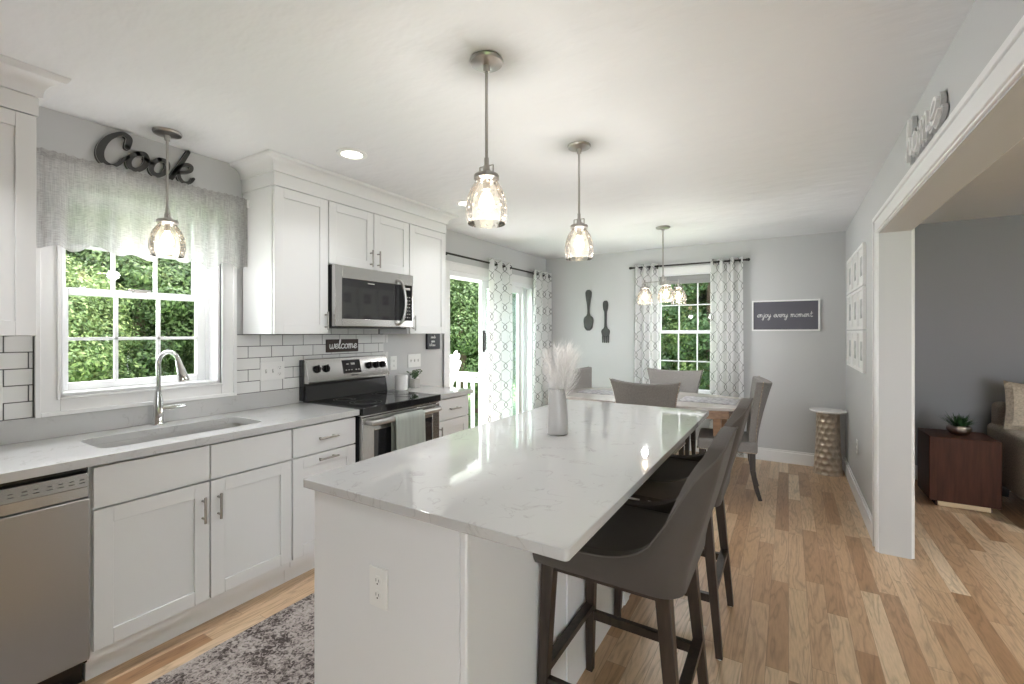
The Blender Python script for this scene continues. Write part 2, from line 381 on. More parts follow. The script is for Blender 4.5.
w.box(XL, BW['x0'], a, b, 0, CH).box(BW['x1'], XR2, a, b, 0, CH).box(BW['x0'], BW['x1'], a, b, 0, BW['z0']).box(BW['x0'], BW['x1'], a, b, BW['z1'], CH)
struct('wall_back', w, 'wall', smooth_=False)
OY0, OY1, OZ = -1.3, 3.68, 2.03
w = MB().box(XR, XR2-.001, OY1+.02, YB, 0, CH).box(XR, XR2-.001, OY0, OY1+.02, OZ+.02, CH).box(XR, XR2-.001, YN, OY0, 0, CH)
struct('wall_right', w, 'wall', smooth_=False)
w = MB().box(XR2, 4.4, YB, YB+.17, 0, CH).box(XR2-.001, XR2+.004, OY1+.1, YB, 0, CH)
struct('wall_living', w, 'lwall', smooth_=False)
struct('wall_far_right', MB().box(4.3, 4.4, YN, YB, 0, CH), 'lwall', smooth_=False)
# cased opening: jamb lining + casing
t = MB().box(XR-.004, XR2+.004, OY1, OY1+.02, 0, OZ+.02).box(XR-.004, XR2+.004, OY0, OY1, OZ, OZ+.02)
struct('trim_1', t, 'wall', smooth_=False)
def casing(mb, x, s):
    for (o0, o1, th) in ((.0, .11, .014), (.008, .02, .022), (.085, .11, .024)):
        mb.box(*sorted((x, x+s*th)), OY1+o0+.006, OY1+o1+.006, 0, OZ+o0+.006)
        mb.box(*sorted((x, x+s*th)), OY0, OY1+o1+.006, OZ+o0+.006, OZ+o1+.006)
t = MB(); casing(t, XR, -1); struct('trim_2', t, 'trim', bevel=.003)
t = MB(); casing(t, XR2, 1); struct('trim_3', t, 'trim', bevel=.003)
# baseboards
def bb(x0, x1, y0, y1):
    m = MB().box(x0, x1, y0, y1, 0, .115)
    if x1-x0 > y1-y0: m.box(x0, x1, y0+(y1-y0)*.5, y1, .115, .135)
    else: m.box((x0 if x0 < 0 else x0+(x1-x0)*.5), (x0+(x1-x0)*.5 if x0 < 0 else x1), y0, y1, .115, .135)
    return m
struct('baseboard_back', bb(XL, XR-.018, YB-.018, YB), 'trim', bevel=.002)
struct('baseboard_right', bb(XR-.018, XR, OY1+.12, YB), 'trim', bevel=.002)
struct('baseboard_living', bb(XR2, 4.3, YB-.018, YB), 'trim', bevel=.002)
struct('baseboard_left', MB().box(XL, XL+.018, 3.17, 3.44, 0, .115).box(XL, XL+.018, 5.45, YB-.02, 0, .115), 'trim', bevel=.002)
struct('wall_rear', MB().box(XL-WT, 1.0, YN-.12, YN, 0, CH).box(3.6, 4.4, YN-.12, YN, 0, CH).box(1.0, 3.6, YN-.12, YN, 0, .5).box(1.0, 3.6, YN-.12, YN, 2.15, CH), 'wall', smooth_=False)  # unseen; opening on the living room side shaped to let sky light in

# ------------------------------------------------------------ sink window
def sash_y(mb, x, y0, y1, z0, z1, st, bot, top, cols, rows, mw=.016, th=.035):
    mb.box(x-th/2, x+th/2, y0, y0+st, z0, z1).box(x-th/2, x+th/2, y1-st, y1, z0, z1)
    mb.box(x-th/2, x+th/2, y0+st, y1-st, z0, z0+bot).box(x-th/2, x+th/2, y0+st, y1-st, z1-top, z1)
    gy0, gy1, gz0, gz1 = y0+st, y1-st, z0+bot, z1-top
    for i in range(1, cols): y = gy0+(gy1-gy0)*i/cols; mb.box(x-.010, x+.010, y-mw/2, y+mw/2, gz0, gz1)
    for i in range(1, rows): z = gz0+(gz1-gz0)*i/rows; mb.box(x-.010, x+.010, gy0, gy1, z-mw/2, z+mw/2)
    return (gy0, gy1, gz0, gz1)
wn = bpy.data.objects.new('window_1', None); C.objects.link(wn); wn.location = (XL, 1.07, 1.0); wn['kind'] = 'structure'
y0, y1, z0, z1 = SW.values()
m = MB(); X0 = XL
for (i, o, th) in ((0, .085, .016), (.0, .012, .022), (.066, .085, .026)):     # picture frame casing
    m.box(X0, X0+th, y0-o, y0-i, z0-o, z1+o).box(X0, X0+th, y1+i, y1+o, z0-o, z1+o)
    m.box(X0, X0+th, y0-i, y1+i, z0-o, z0-i).box(X0, X0+th, y0-i, y1+i, z1+i, z1+o)
m.build('window_frame', 'trim', wn, bevel=.002)
m = MB().box(XL-WT, XL, y0-.001, y0+.014, z0, z1).box(XL-WT, XL, y1-.014, y1+.001, z0, z1).box(XL-WT, XL, y0, y1, z0-.001, z0+.014).box(XL-WT, XL, y0, y1, z1-.014, z1)
m.box(XL-WT, XL-.10, y1-.031, y1-.014, z0+.014, z1-.014).build('jamb', 'vinyl', wn, bevel=.002)
m = MB(); g1 = sash_y(m, XL-.125, y0+.014, y1-.030, z0+.015, 1.615, .046, .036, .03, 3, 2); m.build('lower_sash', 'vinyl', wn, bevel=.002)
m = MB(); g2 = sash_y(m, XL-.163, y0+.014, y1-.030, 1.595, z1-.014, .046, .03, .04, 3, 2); m.build('upper_sash', 'vinyl', wn, bevel=.002)
m = MB(); m.box(XL-.127, XL-.124, *g1).build('pane', 'pane', wn)
m = MB(); m.box(XL-.165, XL-.162, *g2).build('pane', 'pane', wn)
MB().box(XL-.140, XL-.110, 1.04, 1.10, 1.6151, 1.625).box(XL-.130, XL-.112, 1.02, 1.12, 1.625, 1.632).build('sash_lock', 'nickel', wn, bevel=.003)

# ------------------------------------------------------------ back window
wn = bpy.data.objects.new('window_2', None); C.objects.link(wn); wn.location = (-1.04, YB, .65); wn['kind'] = 'structure'
x0, x1, z0, z1 = BW.values()
def sash_x(mb, y, x0, x1, z0, z1, st, bot, top, cols, rows, mw=.014, th=.035):
    mb.box(x0, x0+st, y-th/2, y+th/2, z0, z1).box(x1-st, x1, y-th/2, y+th/2, z0, z1)
    mb.box(x0+st, x1-st, y-th/2, y+th/2, z0, z0+bot).box(x0+st, x1-st, y-th/2, y+th/2, z1-top, z1)
    a, b, c, d = x0+st, x1-st, z0+bot, z1-top
    for i in range(1, cols): x = a+(b-a)*i/cols; mb.box(x-mw/2, x+mw/2, y-.01, y+.01, c, d)
    for i in range(1, rows): z = c+(d-c)*i/rows; mb.box(a, b, y-.01, y+.01, z-mw/2, z+mw/2)
    return a, b, c, d
m = MB()
for (i, o, th) in ((0, .085, .016), (.066, .085, .024)):
    m.box(x0-o, x0-i, YB-th, YB, z0-.0, z1+o).box(x1+i, x1+o, YB-th, YB, z0-.0, z1+o).box(x0-i, x1+i, YB-th, YB, z1+i, z1+o)
m.box(x0-.10, x1+.10, YB-.05, YB, z0-.02, z0).box(x0-.085, x1+.085, YB-.016, YB, z0-.095, z0-.02)
m.build('window_frame', 'trim', wn, bevel=.002)
MB().box(x0, x0+.014, YB, YB+.17, z0, z1).box(x1-.014, x1, YB, YB+.17, z0, z1).box(x0, x1, YB, YB+.17, z0, z0+.014).box(x0, x1, YB, YB+.17, z1-.014, z1).build('jamb', 'vinyl', wn)
m = MB(); g1 = sash_x(m, YB+.09, x0+.014, x1-.014, z0+.014, 1.415, .045, .05, .028, 3, 2); m.build('lower_sash', 'vinyl', wn, bevel=.002)
m = MB(); g2 = sash_x(m, YB+.13, x0+.014, x1-.014, 1.40, z1-.014, .045, .028, .045, 3, 2); m.build('upper_sash', 'vinyl', wn, bevel=.002)
MB().box(g1[0], g1[1], YB+.089, YB+.091, g1[2], g1[3]).build('pane', 'pane', wn)
MB().box(g2[0], g2[1], YB+.129, YB+.131, g2[2], g2[3]).build('pane', 'pane', wn)
m = MB().box(x0+.02, x1-.02, YB+.02, YB+.055, 2.03, 2.085)
for k in range(3): m.box(x0+.02, x1-.02, YB+.022+.006*k, YB+.04+.006*k, 1.985+.012*k, 2.03)
tag(m.build('roman_shade', 'shade', bevel=.004), 'grey fabric shade raised to the top of the dining window', 'window shade')

# ------------------------------------------------------------ sliding door
dr = bpy.data.objects.new('door_1', None); C.objects.link(dr); dr.location = (XL, 4.44, 0); dr['kind'] = 'structure'
y0, y1, z0, z1 = SD.values(); m = MB()
for (i, o, th) in ((0, .085, .016), (.066, .085, .024)):
    m.box(XL, XL+th, y0-o, y0-i, 0, z1+o).box(XL, XL+th, y1+i, y1+o, 0, z1+o).box(XL, XL+th, y0-i, y1+i, z1+i, z1+o)
m.build('door_frame', 'trim', dr, bevel=.002)
MB().box(XL-WT, XL, y0, y0+.03, 0, z1).box(XL-WT, XL, y1-.03, y1, 0, z1).box(XL-WT, XL, y0+.03, y1-.03, z1-.05, z1).box(XL-WT, XL, y0+.03, y1-.03, 0, .03).build('jamb', 'vinyl', dr, bevel=.002)
def slab(x, a, b, st):
    m = MB(); z0_, z1_ = .03, z1-.05
    m.box(x-.02, x+.02, a, a+st, z0_, z1_).box(x-.02, x+.02, b-st, b, z0_, z1_).box(x-.02, x+.02, a+st, b-st, z0_, z0_+.14).box(x-.02, x+.02, a+st, b-st, z1_-.08, z1_)
    p = m.build('door_panel', 'vinyl', dr, bevel=.003)
    MB().box(x-.006, x+.006, a+st, b-st, z0_+.14, z1_-.08).build('pane', 'teal', p)
    return p
p = slab(XL-.055, 4.19, 5.10, .09)
MB().box(XL-.035, XL-.028, 4.215, 4.245, 1.18, 1.42).tube([(XL-.03, 4.23, 1.20), (XL-.005, 4.23, 1.215), (XL-.005, 4.23, 1.385), (XL-.03, 4.23, 1.40)], .008, 8).build('handle', 'rod', p)
slab(XL-.11, 4.43, 5.30, .085)

# ------------------------------------------------------------ curtains
def curtain(name, label, p0, p1, n, z0, z1, amp, phase, axis, group, flare=.02):
    """p0..p1 along wall axis, folds n, hanging at offset; axis 'y' on left wall, 'x' on back wall"""
    m = MB(); nu, nv = 16*n+1, 24; fac = 1.75
    def pt(u, v):
        z = z1+(z0-z1)*v
        s = p0+(p1-p0)*u; s += flare*(u-.5)*v
        d = amp*math.sin(u*n*2*PI+phase)*(1-.15*v)+.012*math.sin(u*7+v*5+phase)*v
        return (XL+.10+d, s, z) if axis == 'y' else (s, YB-.10-d, z)
    g = [[m.b.verts.new(pt(i/(nu-1), j/(nv-1))) for j in range(nv)] for i in range(nu)]
    for i in range(nu-1):
        for j in range(nv-1):
            f = m.b.faces.new((g[i][j], g[i+1][j], g[i+1][j+1], g[i][j+1]))
            for lp, (a, b) in zip(f.loops, ((i, j), (i+1, j), (i+1, j+1), (i, j+1))):
                lp[m.uv].uv = (a/(nu-1)*abs(p1-p0)*fac, (z1+(z0-z1)*b/(nv-1)))
    root = thing(name, label, 'curtain', pt(.5, 1), group)
    m.build('panel', 'curtain', root, solid=.003, ang=80)
    for k in range(2*n):
        u = (k+.5)/(2*n) if abs(math.cos(phase)) < .5 else k/(2*n)+.001
        s = p0+(p1-p0)*min(1, (k+.5)/(2*n))
        c = (XL+.10, s, z1-.045) if axis == 'y' else (s, YB-.10, z1-.045)
        e = .004
        q = MB().tube([(c[0]+.022*math.cos(t), c[1], c[2]+.022*math.sin(t)) if axis == 'y' else (c[0], c[1]+.022*math.cos(t), c[2]+.022*math.sin(t)) for t in [2*PI*i/14 for i in range(14)]], .004, 6, close=True)
        q.build('grommet', 'rod', root)
    return root
def rod(label, axis, a, b, z, group=None):
    P = (lambda s, d=.10, zz=z: (XL+d, s, zz)) if axis == 'y' else (lambda s, d=.10, zz=z: (s, YB-d, zz))
    r = thing('curtain_rod', label, 'curtain rod', P(a))
    MB().cyl(P(a), P(b), .010).build('pole', 'rod', r)
    for e, s in ((a, -1), (b, 1)):
        MB().cyl(P(e), P(e+s*.012), .014).ball(P(e+s*.025), .017, seg=12).build('finial', 'rod', r)
    for e in (a+.06, b-.06):
        m = MB()
        if axis == 'y': m.box(XL, XL+.006, e-.012, e+.012, z-.03, z+.03).box(XL, XL+.10, e-.006, e+.006, z-.018, z-.008)
        else: m.box(e-.012, e+.012, YB-.006, YB, z-.03, z+.03).box(e-.006, e+.006, YB-.10, YB, z-.018, z-.008)
        m.build('bracket', 'rod', r)
rod('dark rod above the sliding patio door', 'y', 3.36, 5.55, 2.165)
rod('dark rod above the dining window', 'x', -1.66, -.40, 2.20)
curtain('curtain', 'white trellis curtain in the middle of the sliding patio door', 4.14, 4.62, 3, .02, 2.215, .042, 0, 'y', None, .10)
curtain('curtain', 'white trellis curtain at the far end of the patio door, by the room corner', 5.13, 5.63, 3, .02, 2.215, .042, .6, 'y', None, .06)
curtain('curtain', 'white trellis curtain left of the dining window', -1.62, -1.33, 3, .03, 2.235, .032, .3, 'x', None, .03)
curtain('curtain', 'white trellis curtain right of the dining window, beside the framed sign', -.755, -.43, 3, .03, 2.235, .032, 1.2, 'x', None, .03)

# valance at the sink window
m = MB(); nu, nv = 120, 14; r_ = random.Random(3)
va, vb = .60, 1.545
def vp(u, v):
    y = va+(vb-va)*u; zt = 2.20; zb = 1.79 - .012*math.sin(u*19) - .015*math.sin(u*41+1)
    return (XL+.075+.010*math.sin(u*62+math.sin(u*9)*2)*(.4+v)+.006*math.sin(u*23), y, zt+(zb-zt)*v)
g = [[m.b.verts.new(vp(i/(nu-1), j/(nv-1))) for j in range(nv)] for i in range(nu)]
for i in range(nu-1):
    for j in range(nv-1):
        f = m.b.faces.new((g[i][j], g[i+1][j], g[i+1][j+1], g[i][j+1]))
        for lp, (a, b) in zip(f.loops, ((i, j), (i+1, j), (i+1, j+1), (i, j+1))): lp[m.uv].uv = (a/(nu-1)*1.5, b/(nv-1)*.41)
vr = thing('valance', 'sheer grey linen valance across the window over the sink', 'valance', (XL+.075, 1.07, 1.79))
m.build('panel', 'valance', vr, ang=80)
m = MB(); nu = 90
def hp(u, v): return (XL+.078+.006*math.sin(u*150)*math.sin(v*PI)+.006*math.sin(u*23), va+(vb-va)*u, 2.182+.035*v+.004*math.sin(u*170))
g = [[m.b.verts.new(hp(i/(nu-1), j/3)) for j in range(4)] for i in range(nu)]
for i in range(nu-1):
    for j in range(3):
        f = m.b.faces.new((g[i][j], g[i+1][j], g[i+1][j+1], g[i][j+1]))
        for lp, (a, b) in zip(f.loops, ((i, j), (i+1, j), (i+1, j+1), (i, j+1))): lp[m.uv].uv = (a/(nu-1)*1.9, b*.01)
m.build('gathered_header', 'valance', vr, ang=80)
rr = thing('valance_rod', 'white curtain rod end holding the sink window valance', 'curtain rod', (XL+.05, vb+.01, 2.19))
MB().cyl((XL+.052, va-.02, 2.19), (XL+.052, vb+.02, 2.19), .005, seg=10).build('pole', 'trim', rr)
MB().box(XL, XL+.075, vb+.014, vb+.022, 2.165, 2.215).box(XL+.07, XL+.085, vb-.006, vb+.022, 2.165, 2.215).build('bracket', 'whitecer', rr, bevel=.003)

# ------------------------------------------------------------ casework
def shaker(name, parent, x, y0, y1, z0, z1, th=.02, fr=.062, flat=False):
    """door facing +X with its outer face at x"""
    m = MB()
    if flat: m.box(x-th, x, y0, y1, z0, z1)
    else:
        m.box(x-th, x, y0, y0+fr, z0, z1).box(x-th, x, y1-fr, y1, z0, z1).box(x-th, x, y0+fr, y1-fr, z0, z0+fr).box(x-th, x, y0+fr, y1-fr, z1-fr, z1)
        m.box(x-th, x-.008, y0+fr, y1-fr, z0+fr, z1-fr)
    return m.build(name, 'cab', parent, bevel=.0015)
def pull(parent, x, y, z, L=.13, vert=True, name='handle'):
    m = MB(); o = .03; h = L/2-.02
    if vert: m.cyl((x+o, y, z-L/2), (x+o, y, z+L/2), .006, seg=12).cyl((x, y, z-h), (x+o, y, z-h), .005, seg=10).cyl((x, y, z+h), (x+o, y, z+h), .005, seg=10)
    else: m.cyl((x+o, y-L/2, z), (x+o, y+L/2, z), .006, seg=12).cyl((x, y-h, z), (x+o, y-h, z), .005, seg=10).cyl((x, y+h, z), (x+o, y+h, z), .005, seg=10)
    return m.build(name, 'handle', parent)
XF = -2.335          # base door faces
XW = -2.57           # wall cabinet door faces
def base_cab(label, y0, y1, kind, end=False):
    r = thing('base_cabinet', label, 'cabinet', ((XL+XF)/2, (y0+y1)/2, 0))
    m = MB().box(XL+.005, XF-.0215, y0, y0+.018, .10, .874).box(XL+.005, XF-.0215, y1-.018, y1, .10, .874).box(XL+.005, XF-.0215, y0+.018, y1-.018, .10, .118).box(XL+.005, XL+.02, y0+.018, y1-.018, .118, .874)
    m.box(XL+.01, -2.41, y0, y1, 0, .10)
    m.box(XF-.04, XF-.0215, y0+.018, y0+.045, .118, .874).box(XF-.04, XF-.0215, y1-.045, y1-.018, .118, .874).box(XF-.04, XF-.0215, y0+.045, y1-.045, .835, .874)
    m.box(XF-.04, XF-.0215, y0+.045, y1-.045, .685, .715).box(XF-.04, XF-.0215, y0+.045, y1-.045, .118, .15)
    if kind == 'sink': m.box(XF-.04, XF-.0215, (y0+y1)/2-.02, (y0+y1)/2+.02, .15, .835)
    m.build('body', 'cab', r)
    g = .0035; dz = (.705, .867); oz = (.142, .696)
    if kind == 'sink':
        ym = 1.098
        for a, b in ((y0+g, ym-g), (ym+g, y1-g)): shaker('drawer_front', r, XF, a, b, *dz, flat=True)
        d = shaker('door', r, XF, y0+g, ym-g, *oz); pull(d, XF, ym-.034, .575, .12)
        d = shaker('door', r, XF, ym+g, y1-g, *oz); pull(d, XF, ym+.034, .575, .12)
    else:
        d = shaker('drawer', r, XF, y0+g, y1-g, *dz, flat=True); pull(d, XF, (y0+y1)/2, .785, .13, False)
        d = shaker('door', r, XF, y0+g, y1-g, *oz)
        if kind == 'horiz': pull(d, XF, (y0+y1)/2, .665, .13, False)
        else: pull(d, XF, y0+.035, .60, .12)
    if end: MB().box(XL+.005, XF-.0215, y1, y1+.006, .0, .874).build('end_panel', 'cab', r)
    return r
base_cab('white shaker sink cabinet with two doors under the window', .672, 1.513, 'sink')
base_cab('white cabinet with one drawer over a door, just left of the range', 1.515, 1.945, 'horiz')
base_cab('white cabinet with a drawer right of the range, by the patio door', 2.715, 3.13, 'vert', True)
base_cab('white base cabinet left of the dishwasher, outside the view', -.56, .06, 'horiz')

def wall_cab(label, y0, y1, z0, z1, doors, handles, left_side=False):
    r = thing('wall_cabinet', label, 'cabinet', ((XL+XW)/2, (y0+y1)/2, z0))
    MB().box(XL+.009, XW-.0215, y0, y1, z0, 2.264).build('body', 'cab', r, bevel=.001)
    for (a, b), hs in zip(doors, handles):
        d = shaker('door', r, XW, a+.002, b-.002, z0+.002, 2.262, fr=.058)
        for (hy, hz) in hs: pull(d, XW, hy, hz, .12)
    return r
wall_cab('tall white wall cabinet left of the microwave', 1.55, 1.918, 1.39, 2.35, [(1.552, 1.918)], [[(1.895, 1.475)]])
wall_cab('short white two-door wall cabinet above the microwave', 1.921, 2.662, 1.852, 2.35, [(1.923, 2.300), (2.303, 2.660)], [[(2.268, 1.93)], [(2.335, 1.93)]])
wall_cab('white wall cabinet right of the microwave, next to the patio door', 2.665, 3.115, 1.39, 2.35, [(2.667, 3.113)], [[(2.70, 1.475)]])
wall_cab('white wall cabinet at the left edge, left of the sink window', -.30, .572, 1.386, 2.343, [(-.298, .134), (.138, .570)], [[], []])
# crown mouldings (cove profile), one run per cabinet group
def crown(label, y0, y1, zb, xb=XL+.003, ret0=True, ret1=True):
    prof = [(0, 0), (.012, 0), (.012, .012)]
    prof += [(.012+.055*(1-math.cos(t)), .012+.055*math.sin(t)*1.0) for t in [PI/2*k/6 for k in range(7)]]
    prof += [(.075, CH-zb-.012), (.078, CH-zb-.001), (0, CH-zb-.001)]
    m = MB(); path = []
    x = XW+.003
    def pos(o, z):   # the U shaped run
        return [(xb, y0-o, zb+z), (x+o, y0-o, zb+z), (x+o, y1+o, zb+z), (xb, y1+o, zb+z)]
    rows = [[m.b.verts.new(p) for p in pos(o, z)] for o, z in prof]
    for a, b in zip(rows, rows[1:]+rows[:1]):
        for k in range(3): m.b.faces.new((a[k], a[k+1], b[k+1], b[k]))
    m.b.faces.new([q[0] for q in rows]); m.b.faces.new([q[3] for q in rows][::-1])
    m.box(xb, x-.002, y0-.002, y1+.002, 2.266, zb+.01)
    return tag(m.build('crown_moulding', 'cab', ang=25), label, 'crown moulding')
crown('white crown moulding on the cabinets above the range', 1.55, 3.115, 2.345)
crown('white crown moulding on the cabinet left of the sink window', -.30, .572, 2.338)

# countertops
def outline_rect(x0, x1, y0, y1, r=0, n=5):
    if not r: return [(x0, y0), (x1, y0), (x1, y1), (x0, y1)]
    o = []
    for cx, cy, a in ((x1-r, y0+r, -90), (x1-r, y1-r, 0), (x0+r, y1-r, 90), (x0+r, y0+r, 180)):
        o += [(cx+r*math.cos(R(a+90*k/n)), cy+r*math.sin(R(a+90*k/n))) for k in range(n+1)]
    return o
SX0, SX1, SY0, SY1 = -2.735, -2.435, .735, 1.42
def counter_with_hole(m, outer, inner, z0, z1):
    for z in (z0, z1):
        es = []
        for lp in (outer, inner):
            vs = [m.b.verts.new((x, y, z)) for x, y in lp]
            es += [m.b.edges.new((vs[i], vs[(i+1) % len(vs)])) for i in range(len(vs))]
        bmesh.ops.triangle_fill(m.b, edges=es, use_beauty=True)
    for lp in (outer, inner):
        for i in range(len(lp)):
            a, b = lp[i], lp[(i+1) % len(lp)]
            m.b.faces.new([m.b.verts.new(q) for q in ((*a, z0), (*b, z0), (*b, z1), (*a, z1))])
    bmesh.ops.remove_doubles(m.b, verts=m.b.verts, dist=1e-5)
m = MB(); counter_with_hole(m, outline_rect(XL+.002, -2.31, -.6, 1.953), outline_rect(SX0, SX1, SY0, SY1, .05), .880, .915)
ct = tag(m.build('countertop', 'quartz', bevel=.002), 'veined pale quartz countertop around the sink', 'countertop')
m = MB().box(XL+.001, XL+.021, -.6, 1.925, .9155, 1.018)
tag(m.build('backsplash_slab', 'quartz', bevel=.001), 'low quartz upstand along the wall behind the sink', 'backsplash')
m = MB().box(XL+.002, -2.31, 2.713, 3.165, .880, .915)
tag(m.build('countertop', 'quartz', bevel=.002), 'short quartz countertop right of the range', 'countertop')
# sink
sk = thing('sink', 'stainless undermount sink below the faucet', 'sink', ((SX0+SX1)/2, (SY0+SY1)/2, .67))
m = MB(); lv = [(.012, .8795), (-.004, .8795), (0, .86), (.006, .70), (.03, .68), (.14, .675)]
rows = []
for o, z in lv:
    rows.append([m.b.verts.new((x, y, z)) for x, y in outline_rect(SX0+o-.0, SX1-o, SY0+o, SY1-o, .05 if o < .05 else .01)])
rows[0] = rows[0]
for a, b in zip(rows[1:], rows[2:]):
    for k in range(len(a)): m.b.faces.new((a[k], a[(k+1) % len(a)], b[(k+1) % len(a)], b[k]))
m.b.faces.new(rows[-1])
for v in rows[0]: m.b.verts.remove(v)
m.build('basin', 'steel', sk, ang=60)
MB().lathe([(.045, .6765), (.045, .679), (.03, .679), (.03, .677)], ((SX0+SX1)/2, 1.08, 0)).build('drain', 'chrome', sk)
# faucet
fx, fy = -2.845, 1.085
f = thing('faucet', 'tall chrome gooseneck faucet behind the sink', 'faucet', (fx, fy, .915))
MB().lathe([(.030, .9155), (.030, .921), (.024, .93), (.021, 1.04), (.016, 1.07), (.0145, 1.09)], (fx, fy, 0)).build('base', 'chrome', f)
def arc(c, r, a0, a1, n): return [(c[0]+r*math.cos(R(a0+(a1-a0)*k/n)), c[1], c[2]+r*math.sin(R(a0+(a1-a0)*k/n))) for k in range(n+1)]
dy = .30
neck = [(0, 0, 1.08), (0, 0, 1.20)] + [(p[0], 0, p[2]) for p in arc((.062, 0, 1.235), .062, 180, 15, 14)]
neck = [(fx+p[0]*.93, fy+p[0]*.37, p[2]) for p in neck]
MB().tube(neck, .0115, 16).build('neck', 'chrome', f)
e = Vector(neck[-1]); d = (Vector(neck[-1])-Vector(neck[-2])).normalized(); d = (d+Vector((.0, 0, -.15))).normalized()
MB().tube([e-d*.005, e+d*.02, e+d*.06, e+d*.105, e+d*.112], [.0135, .016, .020, .026, .023], 18).build('spray_head', 'chrome', f)
MB().cyl((fx, fy, .995), (fx+.02, fy+.045, .998), .013).tube([(fx+.02, fy+.045, .998), (fx+.035, fy+.075, 1.002), (fx+.055, fy+.105, 1.006)], [.014, .013, .009]).build('lever', 'chrome', f)

# subway tile: each tile geometry within one panel, staggered free edge on the right
def tiles(y0, y1, z0, label, ph, over=None):
    """courses from z0 to the wall cabinets; over = (ya, yb) runs one course higher below the microwave; free right edge is staggered"""
    r = thing('subway_tile_backsplash', label, 'backsplash', (XL, (y0+y1)/2, z0))
    tw, th_, gp = .152, .0735, .0042; m = MB(); gm = MB(); stag = over is not None
    gm.box(XL+.0002, XL+.0055, y0, y1-.055 if stag else y1, z0, 1.388)
    if over: gm.box(XL+.0002, XL+.0055, over[0], over[1], 1.388, 1.435)
    gm.build('grout', 'grout', r)
    for row in range(6):
        z = z0+row*th_; zt = min(z+th_, 1.388) if row < 5 else 1.435
        if row == 5 and not over: break
        yy = y0-(tw/2 if (row+ph) % 2 else 0); end = (y1 if row % 2 == 0 else y1-.05) if stag else y1
        lo, hi = (y0, end) if row < 5 else over
        while yy < hi-.004:
            a, b = max(yy, lo)+gp/2, min(yy+tw, hi)-gp/2
            if b-a > .01: m.box(XL+.0005, XL+.008, a, b, z+gp/2, zt-gp/2)
            yy += tw
    m.build('tiles', 'tile', r, bevel=.0012)
tiles(1.508, 2.755, 1.0185, 'white subway tile with dark grout between the sink window and the patio door wall', 0, (1.922, 2.662))
tiles(-.6, .632, 1.0185, 'white subway tile with dark grout left of the sink window', 1)

# outlet and switch plates
def plate(label, kind, P, w, h, gang, cat='outlet', group=None):
    """P(u,v,d) maps plate-plane coordinates to the world"""
    nm = {'outlet': 'outlet_plate', 'switch': 'switch_plate', 'mixed': 'switch_plate'}[kind]
    r = thing(nm, label, cat, P(0, -h/2, 0), group)
    def bx(m, u0, u1, v0, v1, d0, d1):
        m.prism([(u0, v0), (u1, v0), (u1, v1), (u0, v1)], d0, d1, lambda u, v, d: Vector(P(u, v, d))); return m
    bx(MB(), -w/2, w/2, -h/2, h/2, .0, .006).build('cover_plate', 'plate', r, bevel=.002)
    for g in range(gang):
        c = (g-(gang-1)/2)*.046
        if kind == 'outlet' or (kind == 'mixed' and g == gang-1):
            for s in (-1, 1):
                q = MB(); q.prism([(c+.0165*math.cos(t), s*.021+.0145*math.sin(t)) for t in [2*PI*k/20 for k in range(20)]], .006, .008, lambda u, v, d: Vector(P(u, v, d)))
                q = q.build('receptacle', 'plate', r)
                z = MB(); bx(z, c-.0065, c-.005, s*.021-.002, s*.021+.007, .0081, .0086); bx(z, c+.005, c+.0065, s*.021-.002, s*.021+.006, .0081, .0086)
                z.prism([(c+.0025*math.cos(t), s*.021-.008+.0025*math.sin(t)) for t in [2*PI*k/10 for k in range(10)]], .0081, .0086, lambda u, v, d: Vector(P(u, v, d)))
                z.build('slot', 'slot', q)
        else:
            bx(MB(), c-.005, c+.005, -.012, .012, .006, .0075).build('toggle_slot', 'concrete', r)
            bx(MB(), c-.0035, c+.0035, .0, .009, .0075, .016).build('toggle', 'plate', r, bevel=.001)
    return r
plate('white three-gang plate with two switches and an outlet on the tile left of the range', 'mixed', lambda u, v, d: (XL+.0085+d, 1.74+u, 1.148+v), .163, .118, 3, 'switch plate')
plate('white single outlet on the painted wall just right of the range', 'outlet', lambda u, v, d: (XL+d, 2.82+u, 1.137+v), .074, .118, 1)
plate('white three-gang switch plate on the wall between range and patio door', 'switch', lambda u, v, d: (XL+d, 3.075+u, 1.145+v), .163, .118, 3, 'switch plate')
plate('white outlet on the near end panel of the island', 'outlet', lambda u, v, d: (-1.043+u, .955-d, .641+v), .074, .118, 1)
plate('white outlet low on the right wall below the nine frames', 'outlet', lambda u, v, d: (XR-d, 4.77-u, .44+v), .074, .118, 1)
plate('white outlet at the left edge of the photo, on the tile above the counter', 'outlet', lambda u, v, d: (XL+.0085+d, .50+u, 1.12+v), .074, .118, 1)

# ------------------------------------------------------------ dishwasher
d = thing('dishwasher', 'stainless dishwasher left of the sink cabinet', 'dishwasher', (-2.6, .366, 0))
DW0, DW1 = .066, .664
MB().box(XL+.02, XF-.03, DW0, DW1, .10, .873).build('body', 'black', d)
MB().box(XF-.028, XF+.006, DW0+.002, DW1-.002, .125, .755).build('door', 'steel', d, bevel=.004)
MB().box(XF-.028, XF-.004, DW0+.002, DW1-.002, .757, .80).prism([(XF-.028, .80), (XF+.006, .80), (XF+.0, .853), (XF-.028, .853)], DW0+.002, DW1-.002, lambda u, v, q: Vector((u, q, v))).build('control_panel', 'steelh', d, bevel=.003)
m = MB()
for i, yy in enumerate((.45, .485, .515, .55, .58, .61, .64)):
    m.box(XF+.003, XF+.0055, yy-.008, yy+.008, .818, .820).box(XF+.003, XF+.0052, yy-.006, yy+.006, .830, .832)
for yy in (.30, .34, .40, .12, .16, .20): m.box(XF+.003, XF+.0055, yy-.010, yy+.010, .822, .824)
m.build('button_markings', 'slot', d)
